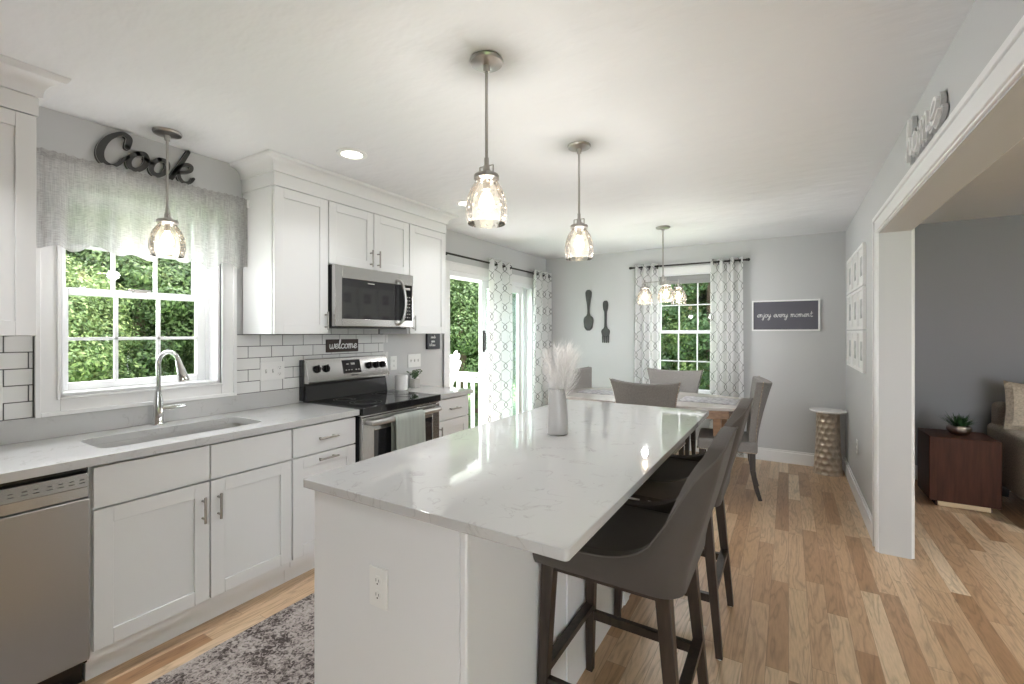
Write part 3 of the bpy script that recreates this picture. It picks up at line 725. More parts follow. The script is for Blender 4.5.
MB().box(XL+.1, -2.42, DW0, DW1, 0, .12).build('toe_panel', 'black', d)
MB().box(XF-.021, XF-.019, .6645, .671, .10, .874).build('filler', 'cab', d)

# ------------------------------------------------------------ range
RY0, RY1 = 1.956, 2.704
g = thing('range', 'stainless electric range with black glass cooktop', 'range', (-2.6, 2.33, 0))
RX = -2.30
MB().box(XL+.03, RX-.03, RY0+.003, RY1-.003, .03, .905).build('body', 'black', g)
for yy in (RY0+.05, RY1-.05):
    for xx in (XL+.08, RX-.09): MB().cyl((xx, yy, 0), (xx, yy, .03), .02).build('foot', 'black', g)
ck = MB().box(XL+.012, RX+.015, RY0, RY1, .895, .925).box(RX-.005, RX+.02, RY0, RY1, .875, .9255).build('cooktop', 'blackglass', g, bevel=.005)
for (cx, cy, cr) in ((-2.47, 2.14, .105), (-2.47, 2.52, .085), (-2.69, 2.14, .075), (-2.69, 2.52, .10)):
    m = MB()
    for q in (1, .72): m.lathe([(cr*q, .9252), (cr*q, .9257), (cr*q-.0025, .9257), (cr*q-.0025, .9252)], (cx, cy, 0), 40, cap=False)
    m.build('burner_ring', 'iron', ck)
MB().box(RX-.03, RX+.002, RY0+.004, RY1-.004, .862, .874).build('front_rail', 'steelh', g, bevel=.003)
dm = MB(); a, b = RY0+.006, RY1-.006; wz0, wz1, wy0, wy1 = .36, .765, RY0+.10, RY1-.085
dm.box(RX-.03, RX+.008, a, wy0, .22, .858).box(RX-.03, RX+.008, wy1, b, .22, .858).box(RX-.03, RX+.008, wy0, wy1, .22, wz0).box(RX-.03, RX+.008, wy0, wy1, wz1, .858)
od = dm.build('oven_door', 'steelh', g, bevel=.003)
MB().box(RX-.028, RX+.002, wy0, wy1, wz0, wz1).build('oven_window', 'mwglass', od)
hz = .825
MB().tube([(RX+.008, RY0+.045, hz), (RX+.048, RY0+.05, hz), (RX+.056, RY0+.09, hz), (RX+.056, RY1-.09, hz), (RX+.048, RY1-.05, hz), (RX+.008, RY1-.045, hz)], .019, 14).build('handle', 'steel', od)
MB().box(RX-.03, RX+.006, a, b, .045, .212).build('storage_drawer', 'steelh', g, bevel=.003)
m = MB()
for k in range(9): m.box(RX-.001, RX+.0035, RY0+.10+k*.065, RY0+.145+k*.065, .8585, .8615)
m.build('vent_slots', 'slot', g)
MB().box(XL+.015, XL+.062, RY0-.03, RY1-.03, .926, 1.21).build('backguard', 'black', g, bevel=.004)
MB().prism([(XL+.062, .926), (XL+.095, .926), (XL+.075, 1.03), (XL+.062, 1.03)], RY0-.02, RY1-.04, lambda u, v, q: Vector((u, q, v))).build('backguard_ledge', 'black', g)
pf = lambda u, v, q: Vector((u, q, v))
cp = MB().prism([(XL+.055, 1.045), (XL+.110, 1.045), (XL+.115, 1.062), (XL+.075, 1.215), (XL+.055, 1.218)], RY0-.024, RY1-.036, pf).build('control_panel', 'steelh', g, bevel=.004)
def onpan(yv, s, d): # s along slope 0..1
    p0 = Vector((XL+.115, yv, 1.062)); p1 = Vector((XL+.075, yv, 1.215)); n_ = Vector((.153, 0, .040)).normalized()
    return p0+(p1-p0)*s+n_*d
for yv in (2.008, 2.082, 2.468, 2.539, 2.606):
    k = MB().cyl(onpan(yv, .52, 0), onpan(yv, .52, .006), .027).cyl(onpan(yv, .52, .006), onpan(yv, .52, .026), .021, .018)
    a_ = onpan(yv, .52, .026); k.beam(onpan(yv, .36, .029), onpan(yv, .68, .029), .009)
    k.build('knob', 'black', cp)
MB().prism([(2.226, .22), (2.387, .22), (2.387, .86), (2.226, .86)], .0005, .003, lambda u, v, q: onpan(u, v, q)).build('display', 'blackglass', cp)
m = MB()
for u0 in (2.245, 2.27, 2.295, 2.335, 2.36): m.prism([(u0, .36), (u0+.012, .36), (u0+.012, .40), (u0, .40)], .003, .0034, lambda u, v, q: onpan(u, v, q))
m.prism([(2.30, .62), (2.335, .62), (2.335, .72), (2.30, .72)], .003, .0034, lambda u, v, q: onpan(u, v, q))
m.prism([(2.26, .64), (2.28, .64), (2.28, .69), (2.26, .69)], .003, .0034, lambda u, v, q: onpan(u, v, q))
m.build('display_digits', 'concrete', cp)
MB().prism([(2.29, .10), (2.355, .10), (2.355, .15), (2.29, .15)], .0003, .0008, lambda u, v, q: onpan(u, v, q)).build('maker_mark', 'iron', cp)
# towel over the oven handle
m = MB(); nu, nv = 18, 22; ty0, ty1 = 2.175, 2.455
def tw(u, v):
    y = ty0+(ty1-ty0)*u; w_ = .004*math.sin(u*13+v*2)
    if v < .4: t = v/.4; return (RX+.032+w_*.3, y+.006, .52+(hz-.52)*t)
    if v < .55: t = (v-.4)/.15; an = PI-PI*t; return (RX+.056+.024*math.cos(an), y, hz+.024*math.sin(an))
    t = (v-.55)/.45; return (RX+.080+w_*t+.010*t, y-.004*t, hz-(hz-.46)*t)
m.grid(tw, nu, nv)
tag(m.build('dish_towel', 'towel', solid=.005, ang=80), 'sage grey dish towel hanging over the oven handle', 'towel')

# ------------------------------------------------------------ microwave
g = thing('microwave', 'stainless over-the-range microwave with black window', 'microwave', (-2.7, 2.29, 1.437))
MY0, MY1, MZ0, MZ1, MX = 1.927, 2.650, 1.437, 1.846, -2.515
MB().box(XL+.005, MX-.035, MY0, MY1, MZ0, MZ1).build('body', 'black', g, bevel=.003)
m = MB(); yd = 2.505; a, b = MY0+.002, MY1-.002; zz0, zz1 = MZ0+.055, MZ1-.085
m.box(MX-.034, MX, a, a+.055, MZ0+.004, MZ1-.002).box(MX-.034, MX, a+.055, yd, MZ0+.004, zz0).box(MX-.034, MX, a+.055, yd, zz1, MZ1-.002)
dd = m.build('door', 'steelh', g, bevel=.003)
MB().box(MX-.032, MX-.003, a+.055, yd, zz0, zz1).build('door_window', 'mwglass', dd)
m = MB().box(MX-.034, MX-.001, yd+.002, b, MZ0+.004, zz0-.002).box(MX-.034, MX-.001, yd+.002, b, zz1+.002, MZ1-.002).box(MX-.034, MX-.001, b-.012, b, zz0-.002, zz1+.002)
cpn = m.build('control_panel', 'steelh', g, bevel=.002)
MB().box(MX-.032, MX-.002, yd+.002, b-.012, zz0-.002, zz1+.002).build('keypad', 'blackglass', cpn)
m = MB()
for i in range(7):
    for j in range(3): m.box(MX-.002, MX-.0014, yd+.055+j*.022, yd+.067+j*.022, zz0+.02+i*.026, zz0+.025+i*.026)
m.box(MX-.002, MX-.0014, yd+.055, yd+.11, zz1-.035, zz1-.018)
m.build('key_markings', 'concrete', cpn)
MB().box(MX-.003, MX-.0022, 2.20, 2.26, zz1-.022, zz1-.016).build('maker_mark', 'concrete', dd)
hp = [(MX-.002, 2.475, zz0-.035), (MX+.035, 2.50, zz0+.0), (MX+.05, 2.515, (zz0+zz1)/2), (MX+.035, 2.50, zz1+.0), (MX-.002, 2.475, zz1+.035)]
hh, _ = [], 0
for i in range(len(hp)-1):
    p0, p1, p2, p3 = [Vector(hp[k]) for k in (max(i-1, 0), i, i+1, min(i+2, 4))]
    for k in range(6):
        t = k/6; hh.append(.5*((2*p1)+(p2-p0)*t+(2*p0-5*p1+4*p2-p3)*t*t+(3*p1-p0-3*p2+p3)*t**3))
hh.append(Vector(hp[-1]))
MB().tube(hh, .011, 12).build('handle', 'steel', dd)
MB().box(XL+.02, MX-.05, MY0+.03, MY1-.03, MZ0-.008, MZ0-.0005).build('underside_vent', 'iron', g)

# ------------------------------------------------------------ small things on the counter by the patio door
c = thing('canister', 'white canister with grey lid line on the counter right of the range', 'canister', (-2.80, 2.805, .9155))
MB().lathe([(.050, .916), (.054, .92), (.054, 1.03), (.051, 1.036)], (-2.80, 2.805, 0)).build('body', 'whitecer', c)
MB().lathe([(.020, 1.0365), (.048, 1.0365), (.048, 1.041), (.02, 1.043)], (-2.80, 2.805, 0)).build('lid', 'whitecer', c)
p = thing('potted_succulent', 'small green plant in a pale square planter beside the canister', 'plant', (-2.82, 2.985, .9155))
MB().prism([(-.03, 0), (.03, 0), (.036, .075), (-.036, .075)], -.034, .034, lambda u, v, q: Vector((-2.82+q, 2.985+u, .9155+v))).build('planter', 'concrete', p, bevel=.003)
m = MB(); r_ = random.Random(5)
for i in range(16):
    a = r_.uniform(0, 2*PI); L = r_.uniform(.04, .085); tl = r_.uniform(.2, .9)
    base = Vector((-2.82, 2.985, .985)); tip = base+Vector((math.cos(a)*L*tl, math.sin(a)*L*tl, L))
    m.tube([base, tip], .0015, 5)
    for k in range(5):
        c_ = base.lerp(tip, .35+.16*k); d_ = Vector((r_.uniform(-1, 1), r_.uniform(-1, 1), r_.uniform(-.3, .8))).normalized()*.016
        m.ball(c_+d_*.6, .009, 1, 1, .45, 8)
m.build('leaves', 'leafs', p)
b = thing('picture_frame', 'small pale tabletop frame behind the succulent', 'frame', (-2.885, 3.06, .9155))
b2 = MB().box(-2.89, -2.878, 3.00, 3.10, .9155, 1.05).build('board', 'whitecer', b, bevel=.001)

# ------------------------------------------------------------ lettering
GL = {
 'a': (1.0, [[(.75,.8),(.45,1),(.1,.65),(.1,.2),(.4,0),(.7,.3),(.78,1)],[(.78,1),(.75,.2),(1,.1)]]),
 'c': (.9, [[(.8,.8),(.5,1),(.12,.7),(.08,.3),(.38,0),(.7,.1),(.95,.35)]]),
 'e': (.85, [[(0,.3),(.45,.45),(.72,.78),(.48,1),(.15,.7),(.14,.25),(.42,0),(.9,.3)]]),
 'o': (.95, [[(.5,1),(.15,.8),(.08,.3),(.4,0),(.74,.25),(.74,.75),(.5,1)],[(.5,1),(.7,.8),(1,.85)]]),
 'w': (1.25, [[(0,.9),(.08,.25),(.3,0),(.55,.3),(.58,.95),(.62,.25),(.84,0),(1.08,.35),(1.1,1),(1.3,.8)]]),
 'l': (.6, [[(0,.3),(.35,1.2),(.38,1.9),(.18,1.85),(.14,.9),(.2,.2),(.42,0),(.65,.3)]]),
 'n': (.95, [[(0,.8),(.12,1),(.15,0)],[(.15,.5),(.4,1),(.62,.8),(.62,.15),(.95,.25)]]),
 'm': (1.35, [[(0,.8),(.12,1),(.15,0)],[(.15,.5),(.38,1),(.55,.8),(.55,0)],[(.55,.5),(.78,1),(.98,.8),(1,.15),(1.35,.25)]]),
 'j': (.55, [[(.3,1),(.3,-.6),(.08,-1),(-.12,-.7),(.25,-.1),(.6,.3)],[(.3,1.35),(.32,1.4)]]),
 'y': (.95, [[(0,1),(.05,.35),(.3,.1),(.6,.5),(.66,1)],[(.66,1),(.62,-.5),(.35,-1),(.12,-.7),(.5,-.1),(.95,.4)]]),
 'v': (.85, [[(0,.9),(.15,.2),(.32,0),(.58,.6),(.62,1),(.9,.85)]]),
 'r': (.75, [[(0,.4),(.2,1.1),(.3,.85),(.55,.85),(.5,.2),(.7,0),(.8,.2)]]),
 't': (.75, [[(.35,1.75),(.3,.3),(.5,0),(.85,.25)],[(.02,1.15),(.75,1.2)]]),
 'h': (.95, [[(0,.3),(.35,1.5),(.32,1.95),(.14,1.7),(.12,0)],[(.12,.45),(.4,1),(.62,.75),(.64,.15),(.95,.25)]]),
 'i': (.45, [[(.1,1),(.12,.2),(.45,.2)],[(.12,1.4),(.13,1.45)]]),
 's': (.7, [[(.6,.85),(.3,1),(.15,.7),(.5,.4),(.4,.05),(.05,.1)]]),
 '&': (1.1, [[(1,.1),(.3,1.2),(.45,1.6),(.65,1.2),(.1,.5),(.3,0),(.9,.7)]]),
 ' ': (.75, []),
}
def text_w(t): return sum(GL[c][0] for c in t)
def write(m, t, f, x, y, h, wd, a, b, slant=.2, n=5, sx=1):
    for c in t:
        adv, st = GL[c]
        for s in st: m.stroke([(x+(px*sx+py*slant)*h, y+py*h) for px, py in s], wd, f, a, b, n=n)
        x += adv*h*sx
# Cook
fc = lambda u, v, d: Vector((XL+.002+d, .85+u, 2.224+v))
CK = [
 [(.117,.121,.0335),(.122,.143,.0378),(.124,.170,.0378),(.101,.184,.0292),(.072,.170,.0292),(.039,.138,.0366),(.015,.091,.0427),(.009,.050,.0439),(.021,.019,.039),(.052,.008,.0256),(.081,.026,.0219),(.106,.060,.0232),(.122,.074,.0183)],
 [(.162,.105,.0317),(.137,.086,.0335),(.122,.054,.0353),(.129,.024,.0335),(.155,.018,.0317),(.186,.044,.0335),(.200,.080,.0353),(.191,.110,.0335),(.162,.105,.0317)],
 [(.258,.105,.0305),(.233,.085,.0317),(.219,.051,.0335),(.226,.025,.0317),(.252,.020,.0305),(.281,.044,.0317),(.294,.079,.0335),(.287,.104,.0317),(.258,.105,.0305)],
 [(.191,.088,.0207),(.215,.075,.0207),(.228,.073,.0207)],
 [(.395,.192,.0256),(.367,.133,.0292),(.334,.066,.0335),(.308,.018,.0317)],
 [(.316,.042,.0219),(.345,.091,.0244),(.384,.118,.0256),(.409,.114,.0256),(.403,.087,.0256),(.367,.070,.0219),(.348,.064,.0207)],
 [(.345,.060,.0256),(.351,.031,.028),(.373,.012,.0268),(.403,.024,.0219),(.420,.048,.0219)]]
ckr = thing('word_sign', 'black script sign reading Cook above the sink window valance', 'sign', (XL+.002, 1.06, 2.224))
m = MB()
for st in CK: m.stroke([(a, b, w*.78) for a, b, w in st], .03, fc, .0, .020, n=6)
m.build('letters', 'dark', ckr, smooth_=False)
m = MB()
for st in CK: m.stroke([(a, b, w*.80) for a, b, w in st], .03, fc, .0201, .0207, n=6)
m.build('pale_edge', 'concrete', ckr, smooth_=False)
m = MB()
for st in CK: m.stroke([(a, b, w*.72) for a, b, w in st], .03, fc, .0208, .0225, n=6)
m.build('letter_face', 'cookface', ckr, smooth_=False)

# welcome board, small board, framed sign, home sign
r = thing('word_sign', 'dark walnut board reading welcome on the tile above the range', 'sign', (XL+.01, 2.285, 1.252))
MB().box(XL+.0085, XL+.022, 2.143, 2.428, 1.253, 1.349).build('board', 'signbrown', r, bevel=.001)
m = MB(); write(m, 'welcome', lambda u, v, d: Vector((XL+.0222+d, 2.143+u, 1.253+v)), .022, .027, .0345, .0062, 0, .0015, .12, sx=1.06)
m.build('lettering', 'white', r, smooth_=False)
r = thing('word_sign', 'small black square board with three lines of white script near the patio door', 'sign', (XL, 3.34, 1.24))
MB().box(XL+.001, XL+.026, 3.228, 3.405, 1.243, 1.392).build('board', 'signnavy', r, bevel=.001)
m = MB(); fs = lambda u, v, d: Vector((XL+.0262+d, 3.232+u, 1.243+v))
write(m, 'simnle', fs, .040, .103, .0135, .0036, 0, .001, .1, n=4)
write(m, 'ease', fs, .048, .065, .0135, .0044, 0, .001, 0, n=4)
write(m, '& home', fs, .022, .028, .0135, .0036, 0, .001, .1, n=4)
m.build('lettering', 'white', r, smooth_=False)
r = thing('framed_sign', 'white framed slate sign reading enjoy every moment on the back wall', 'sign', (-.033, YB, 1.416))
sx0, sx1, sz0, sz1 = -.347, .280, 1.416, 1.75; fw = .016
MB().box(sx0, sx1, YB-.03, YB-.001, sz0, sz0+fw).box(sx0, sx1, YB-.03, YB-.001, sz1-fw, sz1).box(sx0, sx0+fw, YB-.03, YB-.001, sz0+fw, sz1-fw).box(sx1-fw, sx1, YB-.03, YB-.001, sz0+fw, sz1-fw).build('frame', 'white', r, bevel=.001)
MB().box(sx0+fw, sx1-fw, YB-.012, YB-.002, sz0+fw, sz1-fw).build('board', 'signblue', r)
m = MB(); write(m, 'enjoy every moment', lambda u, v, d: Vector((sx0+u, YB-.0122-d, sz0+v)), .050, .150, .0315, .0042, 0, .001, .12, n=5, sx=1.0)
m.build('lettering', 'white', r, smooth_=False)
r = thing('word_sign', 'white layered script sign reading home above the cased opening', 'sign', (XR, 2.53, 2.16))
fh = lambda u, v, d: Vector((XR-.004-d, 2.755-u, 2.185+v))
m = MB(); write(m, 'home', fh, .01, .0, .088, .036, 0, .016, .05, n=4, sx=1.42); m.build('backing', 'wall', r, smooth_=False)
m = MB(); write(m, 'home', fh, .01, .0, .088, .013, .0162, .028, .05, n=5, sx=1.42); m.build('letters', 'white', r, smooth_=False)

# wall spoon and fork
def utensil(name, label, zt, zb, xc, hw, kind):
    r = thing(name, label, name.split('_')[-1], (xc, YB, zb))
    H_ = zt-zb
    if kind == 'spoon': prof = [(0,.30),(.03,.55),(.07,.78),(.14,1.0*.85),(.22,1.0*.98),(.28,.98),(.33,.80),(.37,.38),(.42,.24),(.5,.22),(.62,.30),(.75,.46),(.86,.60),(.93,.62),(.97,.50),(1.0,.25)]
    else: prof = [(.16,.72),(.22,.88),(.28,.98),(.32,.80),(.35,.42),(.40,.30),(.5,.27),(.62,.27),(.74,.30),(.80,.52),(.90,.62),(.96,.56),(1.0,.28)]
    pts = [(xc-w_*hw, zb+t*H_) for t, w_ in prof] + [(xc+w_*hw, zb+t*H_) for t, w_ in prof[::-1]]
    fb = lambda u, v, d: Vector((u, YB-.004-d, v))
    m = MB().prism(pts, 0, .016, fb)
    if kind == 'fork':
        for k in range(4):
            u = xc+(-.66+.44*k)*hw*.98
            m.prism([(u-.0085, zb+.012), (u, zb), (u+.0085, zb+.012), (u+.0105, zb+.17*H_), (u-.0105, zb+.17*H_)], 0, .014, fb)
    m.build('body', 'iron', r, bevel=.004)
    m = MB()
    if kind == 'spoon':
        def bw(u, v): a = 2*PI*u; rr_ = .78*v; return (xc+hw*rr_*math.cos(a), YB-.0205-(.006*(v**4) if v < 1 else 0), zb+H_*.185+H_*.165*rr_*math.sin(a))
        m.tube([(xc+hw*.80*math.cos(t), YB-.021, zb+H_*.19+H_*.155*math.sin(t)) for t in [2*PI*k/28 for k in range(28)]], .006, 8, close=True)
        m.build('bowl_rim', 'iron', r)
    MB().prism([(xc-hw*.34, zb+H_*.80), (xc+hw*.34, zb+H_*.80), (xc+hw*.42, zb+H_*.93), (xc, zb+H_*.975), (xc-hw*.42, zb+H_*.93)], .0162, .020, fb).build('handle_crest', 'iron', r, bevel=.002)
utensil('decorative_spoon', 'dark pewter oversized spoon hung on the back wall', 1.968, 1.425, -2.272, .070, 'spoon')
utensil('decorative_fork', 'dark pewter oversized fork hung right of the spoon', 1.815, 1.262, -2.036, .060, 'fork')

# nine frames on the right wall
names_r = ['top', 'middle', 'bottom']; names_c = ['nearest the opening', 'in the centre column', 'nearest the room corner']
proto = None
for i in range(3):
    for j in range(3):
        ya, zt = 4.265+.372*j, 2.075-.330*i; yc = ya+.178
        t = '%s row white picture frame, %s, on the right wall' % (names_r[i], names_c[j])
        if proto is None:
            proto = thing('picture_frame', t, 'picture frame', (XR, yc, zt-.32), 'nine white frames on the right wall')
            y0, y1, z0, z1 = ya, ya+.356, zt-.32, zt; f_ = .022
            MB().box(XR-.022, XR-.001, y0, y1, z0, z0+f_).box(XR-.022, XR-.001, y0, y1, z1-f_, z1).box(XR-.022, XR-.001, y0, y0+f_, z0+f_, z1-f_).box(XR-.022, XR-.001, y1-f_, y1, z0+f_, z1-f_).build('frame', 'white', proto, bevel=.001)
            MB().box(XR-.010, XR-.002, y0+f_, y1-f_, z0+f_, z1-f_).build('mat_board', 'plate', proto)
            MB().box(XR-.0115, XR-.0102, y0+.11, y1-.11, z0+.085, z1-.085).build('print', 'photo', proto)
        else:
            o = dup(proto); o.location = (XR, yc, zt-.32); o['label'] = t

# ------------------------------------------------------------ lights on the ceiling
def can(x, y, label, power=CAN_W, vis=True):
    r = thing('recessed_light', label, 'ceiling light', (x, y, CH-.02), 'recessed ceiling lights')
    MB().lathe([(.058, CH-.002), (.085, CH-.001), (.084, CH-.006), (.060, CH-.010), (.058, CH-.008)], (x, y, 0), 36, cap=False).build('trim_ring', 'white', r)
    MB().lathe([(.0585, CH-.004), (.0585, CH-.0035)], (x, y, 0), 32).build('lens', 'canlens', r)
    ld = bpy.data.lights.new('recessed_lamp', 'AREA'); ld.shape = 'DISK'; ld.size = .11; ld.spread = R(110); ld.energy = power; ld.color = (.98, .985, 1)
    lo = bpy.data.objects.new('recessed_lamp', ld); C.objects.link(lo); lo.location = (0, 0, .006); lo.parent = r
can(-2.147, 1.76, 'round recessed ceiling light over the counter left of the crown moulding')
can(-2.19, 2.904, 'recessed ceiling light partly behind the nearest pendant shade')
can(-2.22, .0, 'added recessed fill light over the aisle, just outside the left edge of view', 6)  # added out of frame to brighten the left cabinets and counter
can(-2.17, -.95, 'added recessed fill light behind the camera over the cabinets')  # weak fill lamp added behind the camera
can(-2.17, -1.9, 'added recessed fill light, unseen at the rear left')  # another unseen lamp, added for fill
can(2.4, 1.7, 'added recessed fill light, unseen in the near half of the living room', 10); can(2.4, 3.7, 'added recessed fill light, unseen in front of the living room sofa', 12)  # both added off view to brighten the living room

def jar(root, c, top, sc=1.0, power=BULB_W, glass='seeded'):
    """cap, two small yokes, seeded glass jar and bulb hanging below z=top at (x,y)=c"""
    x, y = c; q = sc
    MB().lathe([(.012*q, top+.045*q), (.014*q, top+.02*q), (.012*q, top+.012*q), (.045*q, top+.012*q), (.048*q, top+.008*q), (.048*q, top-.004*q), (.040*q, top-.008*q)], (x, y, 0), 28).build('shade_cap', 'nickel', root)
    m = MB()
    for s in (-1, 1): m.beam((x+s*.030*q, y, top+.012*q), (x+s*.030*q, y, top+.045*q), .004).beam((x+s*.030*q, y, top+.045*q), (x+s*.012*q, y, top+.045*q), .004)
    m.beam((x-.032*q, y, top+.014*q), (x+.032*q, y, top+.014*q), .004).cyl((x+.020*q, y-.012, top+.018), (x+.020*q, y+.012, top+.018), .006)
    m.build('yoke', 'nickel', root)
    pr = [(.036, -.006), (.044, -.018), (.062, -.045), (.073, -.075), (.0785, -.105), (.079, -.135), (.074, -.162), (.071, -.174)]
    s = MB().lathe([(r_*q, top+z*q) for r_, z in pr], (x, y, 0), 36, cap=False).build('shade', glass, root)
    MB().lathe([(.013*q, top-.008*q), (.015*q, top-.045*q), (.010*q, top-.05*q)], (x, y, 0), 16).build('socket', 'nickel', root)
    MB().lathe([(.010*q, top-.05*q), (.020*q, top-.065*q), (.029*q, top-.09*q), (.028*q, top-.108*q), (.016*q, top-.124*q), (.003*q, top-.128*q)], (x, y, 0), 20).build('bulb', 'bulb', root)
    ld = bpy.data.lights.new('bulb_lamp', 'POINT'); ld.energy = power; ld.color = (.985, .985, 1); ld.shadow_soft_size = .03
    lo = bpy.data.objects.new('bulb_lamp', ld); C.objects.link(lo); lo.parent = root; lo.location = Vector((x, y, top-.225*q))-origin(root)
def pendant(x, y, top, label, power=BULB_W):
    r = thing('pendant_light', label, 'pendant light', (x, y, top-.176), 'pendant lights')
    MB().lathe([(.062, CH-.001), (.064, CH-.006), (.060, CH-.014), (.040, CH-.018), (.014, CH-.022), (.012, CH-.045)], (x, y, 0), 32).build('canopy', 'nickel', r)
    MB().cyl((x, y, top+.04), (x, y, CH-.03), .006, seg=12).cyl((x, y, top+.045), (x, y, top+.075), .009, seg=12).build('rod', 'nickel', r)
    jar(r, (x, y), top, 1.0, power)
    return r
pendant(-.976, 1.421, 1.984, 'nearest glass pendant hanging over the island')
pendant(-.985, 2.332, 1.978, 'farther glass pendant hanging over the far half of the island')
pendant(-2.725, 1.078, 1.965, 'glass pendant hanging over the sink in front of the valance', 3.2)
# chandelier
cx, cy = -1.047, 4.563
r = thing('chandelier', 'three-light nickel chandelier with seeded glass shades over the dining table', 'chandelier', (cx, cy, 1.68))
MB().lathe([(.068, CH-.001), (.070, CH-.006), (.060, CH-.016), (.016, CH-.022), (.012, CH-.04)], (cx, cy, 0), 32).build('canopy', 'nickel', r)
MB().cyl((cx, cy, 1.93), (cx, cy, CH-.03), .007, seg=12).lathe([(.01, 1.87), (.024, 1.875), (.026, 1.92), (.015, 1.935), (.010, 1.96)], (cx, cy, 0), 20).build('rod', 'nickel', r)
for ang in (51, 171, 291):
    a = R(ang); ex, ey = cx+.185*math.cos(a), cy+.185*math.sin(a)
    MB().beam((cx, cy, 1.90), (ex, ey, 1.90), .007).beam((ex, ey, 1.90), (ex, ey, 1.865), .007).cyl((ex, ey, 1.90), (ex, ey, 1.925), .005, seg=10).build('arm', 'nickel', r)
    jar(r, (ex, ey), 1.845, .95, BULB_W*.7)

# ------------------------------------------------------------ island
IX0, IX1, IY0, IY1 = -1.382, -.420, .930, 3.045
BX0, BX1, BY0, BY1 = -1.377, -.722, .957, 3.02
isl = thing('kitchen_island', 'white painted island base with plain end panel and outlet', 'island', ((BX0+BX1)/2, (BY0+BY1)/2, 0))
MB().box(BX0+.022, BX1-.012, BY0+.014, BY1-.012, 0, .886).build('body', 'cab', isl)
MB().box(BX0+.026, BX1-.022, BY0, BY0+.013, 0, .886).build('end_panel', 'cab', isl, bevel=.001)
MB().box(BX1-.020, BX1+.004, BY0-.004, BY0+.020, 0, .886).build('corner_post', 'cab', isl, bevel=.006, seg=3)
MB().box(BX1-.011, BX1, BY0+.021, BY1, 0, .886).build('back_panel', 'cab', isl, bevel=.001)
for k, yy in enumerate((1.62, 2.33)): MB().box(BX1, BX1+.006, yy-.035, yy+.035, 0, .886).build('batten', 'cab', isl, bevel=.001)
MB().box(BX0+.026, BX1-.012, BY1-.011, BY1, 0, .886).build('end_panel', 'cab', isl, bevel=.001)
for k in range(4):
    a = BY0+.016+k*.51
    m = MB(); th, fr = .018, .06; y0, y1, z0, z1 = a, a+.505, .11, .875; x0_, x1_ = BX0, BX0+th
    m.box(x0_, x1_, y0, y0+fr, z0, z1).box(x0_, x1_, y1-fr, y1, z0, z1).box(x0_, x1_, y0+fr, y1-fr, z0, z0+fr).box(x0_, x1_, y0+fr, y1-fr, z1-fr, z1).box(x0_+.008, x1_, y0+fr, y1-fr, z0+fr, z1-fr)
    d = m.build('door', 'cab', isl, bevel=.0015)
    pull(d, BX0-.06, a+.46, .78, .12) if False else MB().cyl((BX0-.03, a+.465, .72), (BX0-.03, a+.465, .84), .006, seg=10).cyl((BX0-.03, a+.465, .74), (BX0, a+.465, .74), .005, seg=8).cyl((BX0-.03, a+.465, .82), (BX0, a+.465, .82), .005, seg=8).build('handle', 'handle', d)
m = MB()
far = [(IX0+.0, IY0), (IX1-.012, IY0-.008)]
pts = outline_rect(IX0, IX1, IY0, IY1, .012, 4)
m.prism(pts, .8865, .915, lambda u, v, d: Vector((u, v, d)))
tag(m.build('island_countertop', 'quartz', bevel=.0025), 'large glossy pale quartz island top holding the vase', 'countertop')

# vase and pampas
v = thing('vase', 'ribbed grey ceramic vase standing on the island', 'vase', (-.936, 1.97, .9155))
prof = [(.040, .9157), (.0465, .920), (.0475, .935), (.046, .985), (.043, 1.03), (.0405, 1.07), (.041, 1.10), (.0385, 1.125), (.0365, 1.132), (.033, 1.132), (.034, 1.12), (.035, 1.06), (.038, .95), (.02, .93)]
m = MB(); seg = 40; rings = []
for rr_, z in prof:
    o = .004*math.sin((z-.9)*18)
    rings.append([m.b.verts.new((-.944+o+rr_*1.05*math.cos(2*PI*k/seg), 1.97+rr_*1.05*math.sin(2*PI*k/seg), z)) for k in range(seg)])
for a, b in zip(rings, rings[1:]):
    for k in range(seg): m.b.faces.new((a[k], a[(k+1) % seg], b[(k+1) % seg], b[k]))
m.b.faces.new(rings[0][::-1]); m.b.faces.new(rings[-1])
m.build('body', 'ceramic', v)
pg = thing('pampas_bouquet', 'feathery white pampas plumes standing in the vase', 'dried grass', (-.936, 1.97, .96))
r_ = random.Random(11)
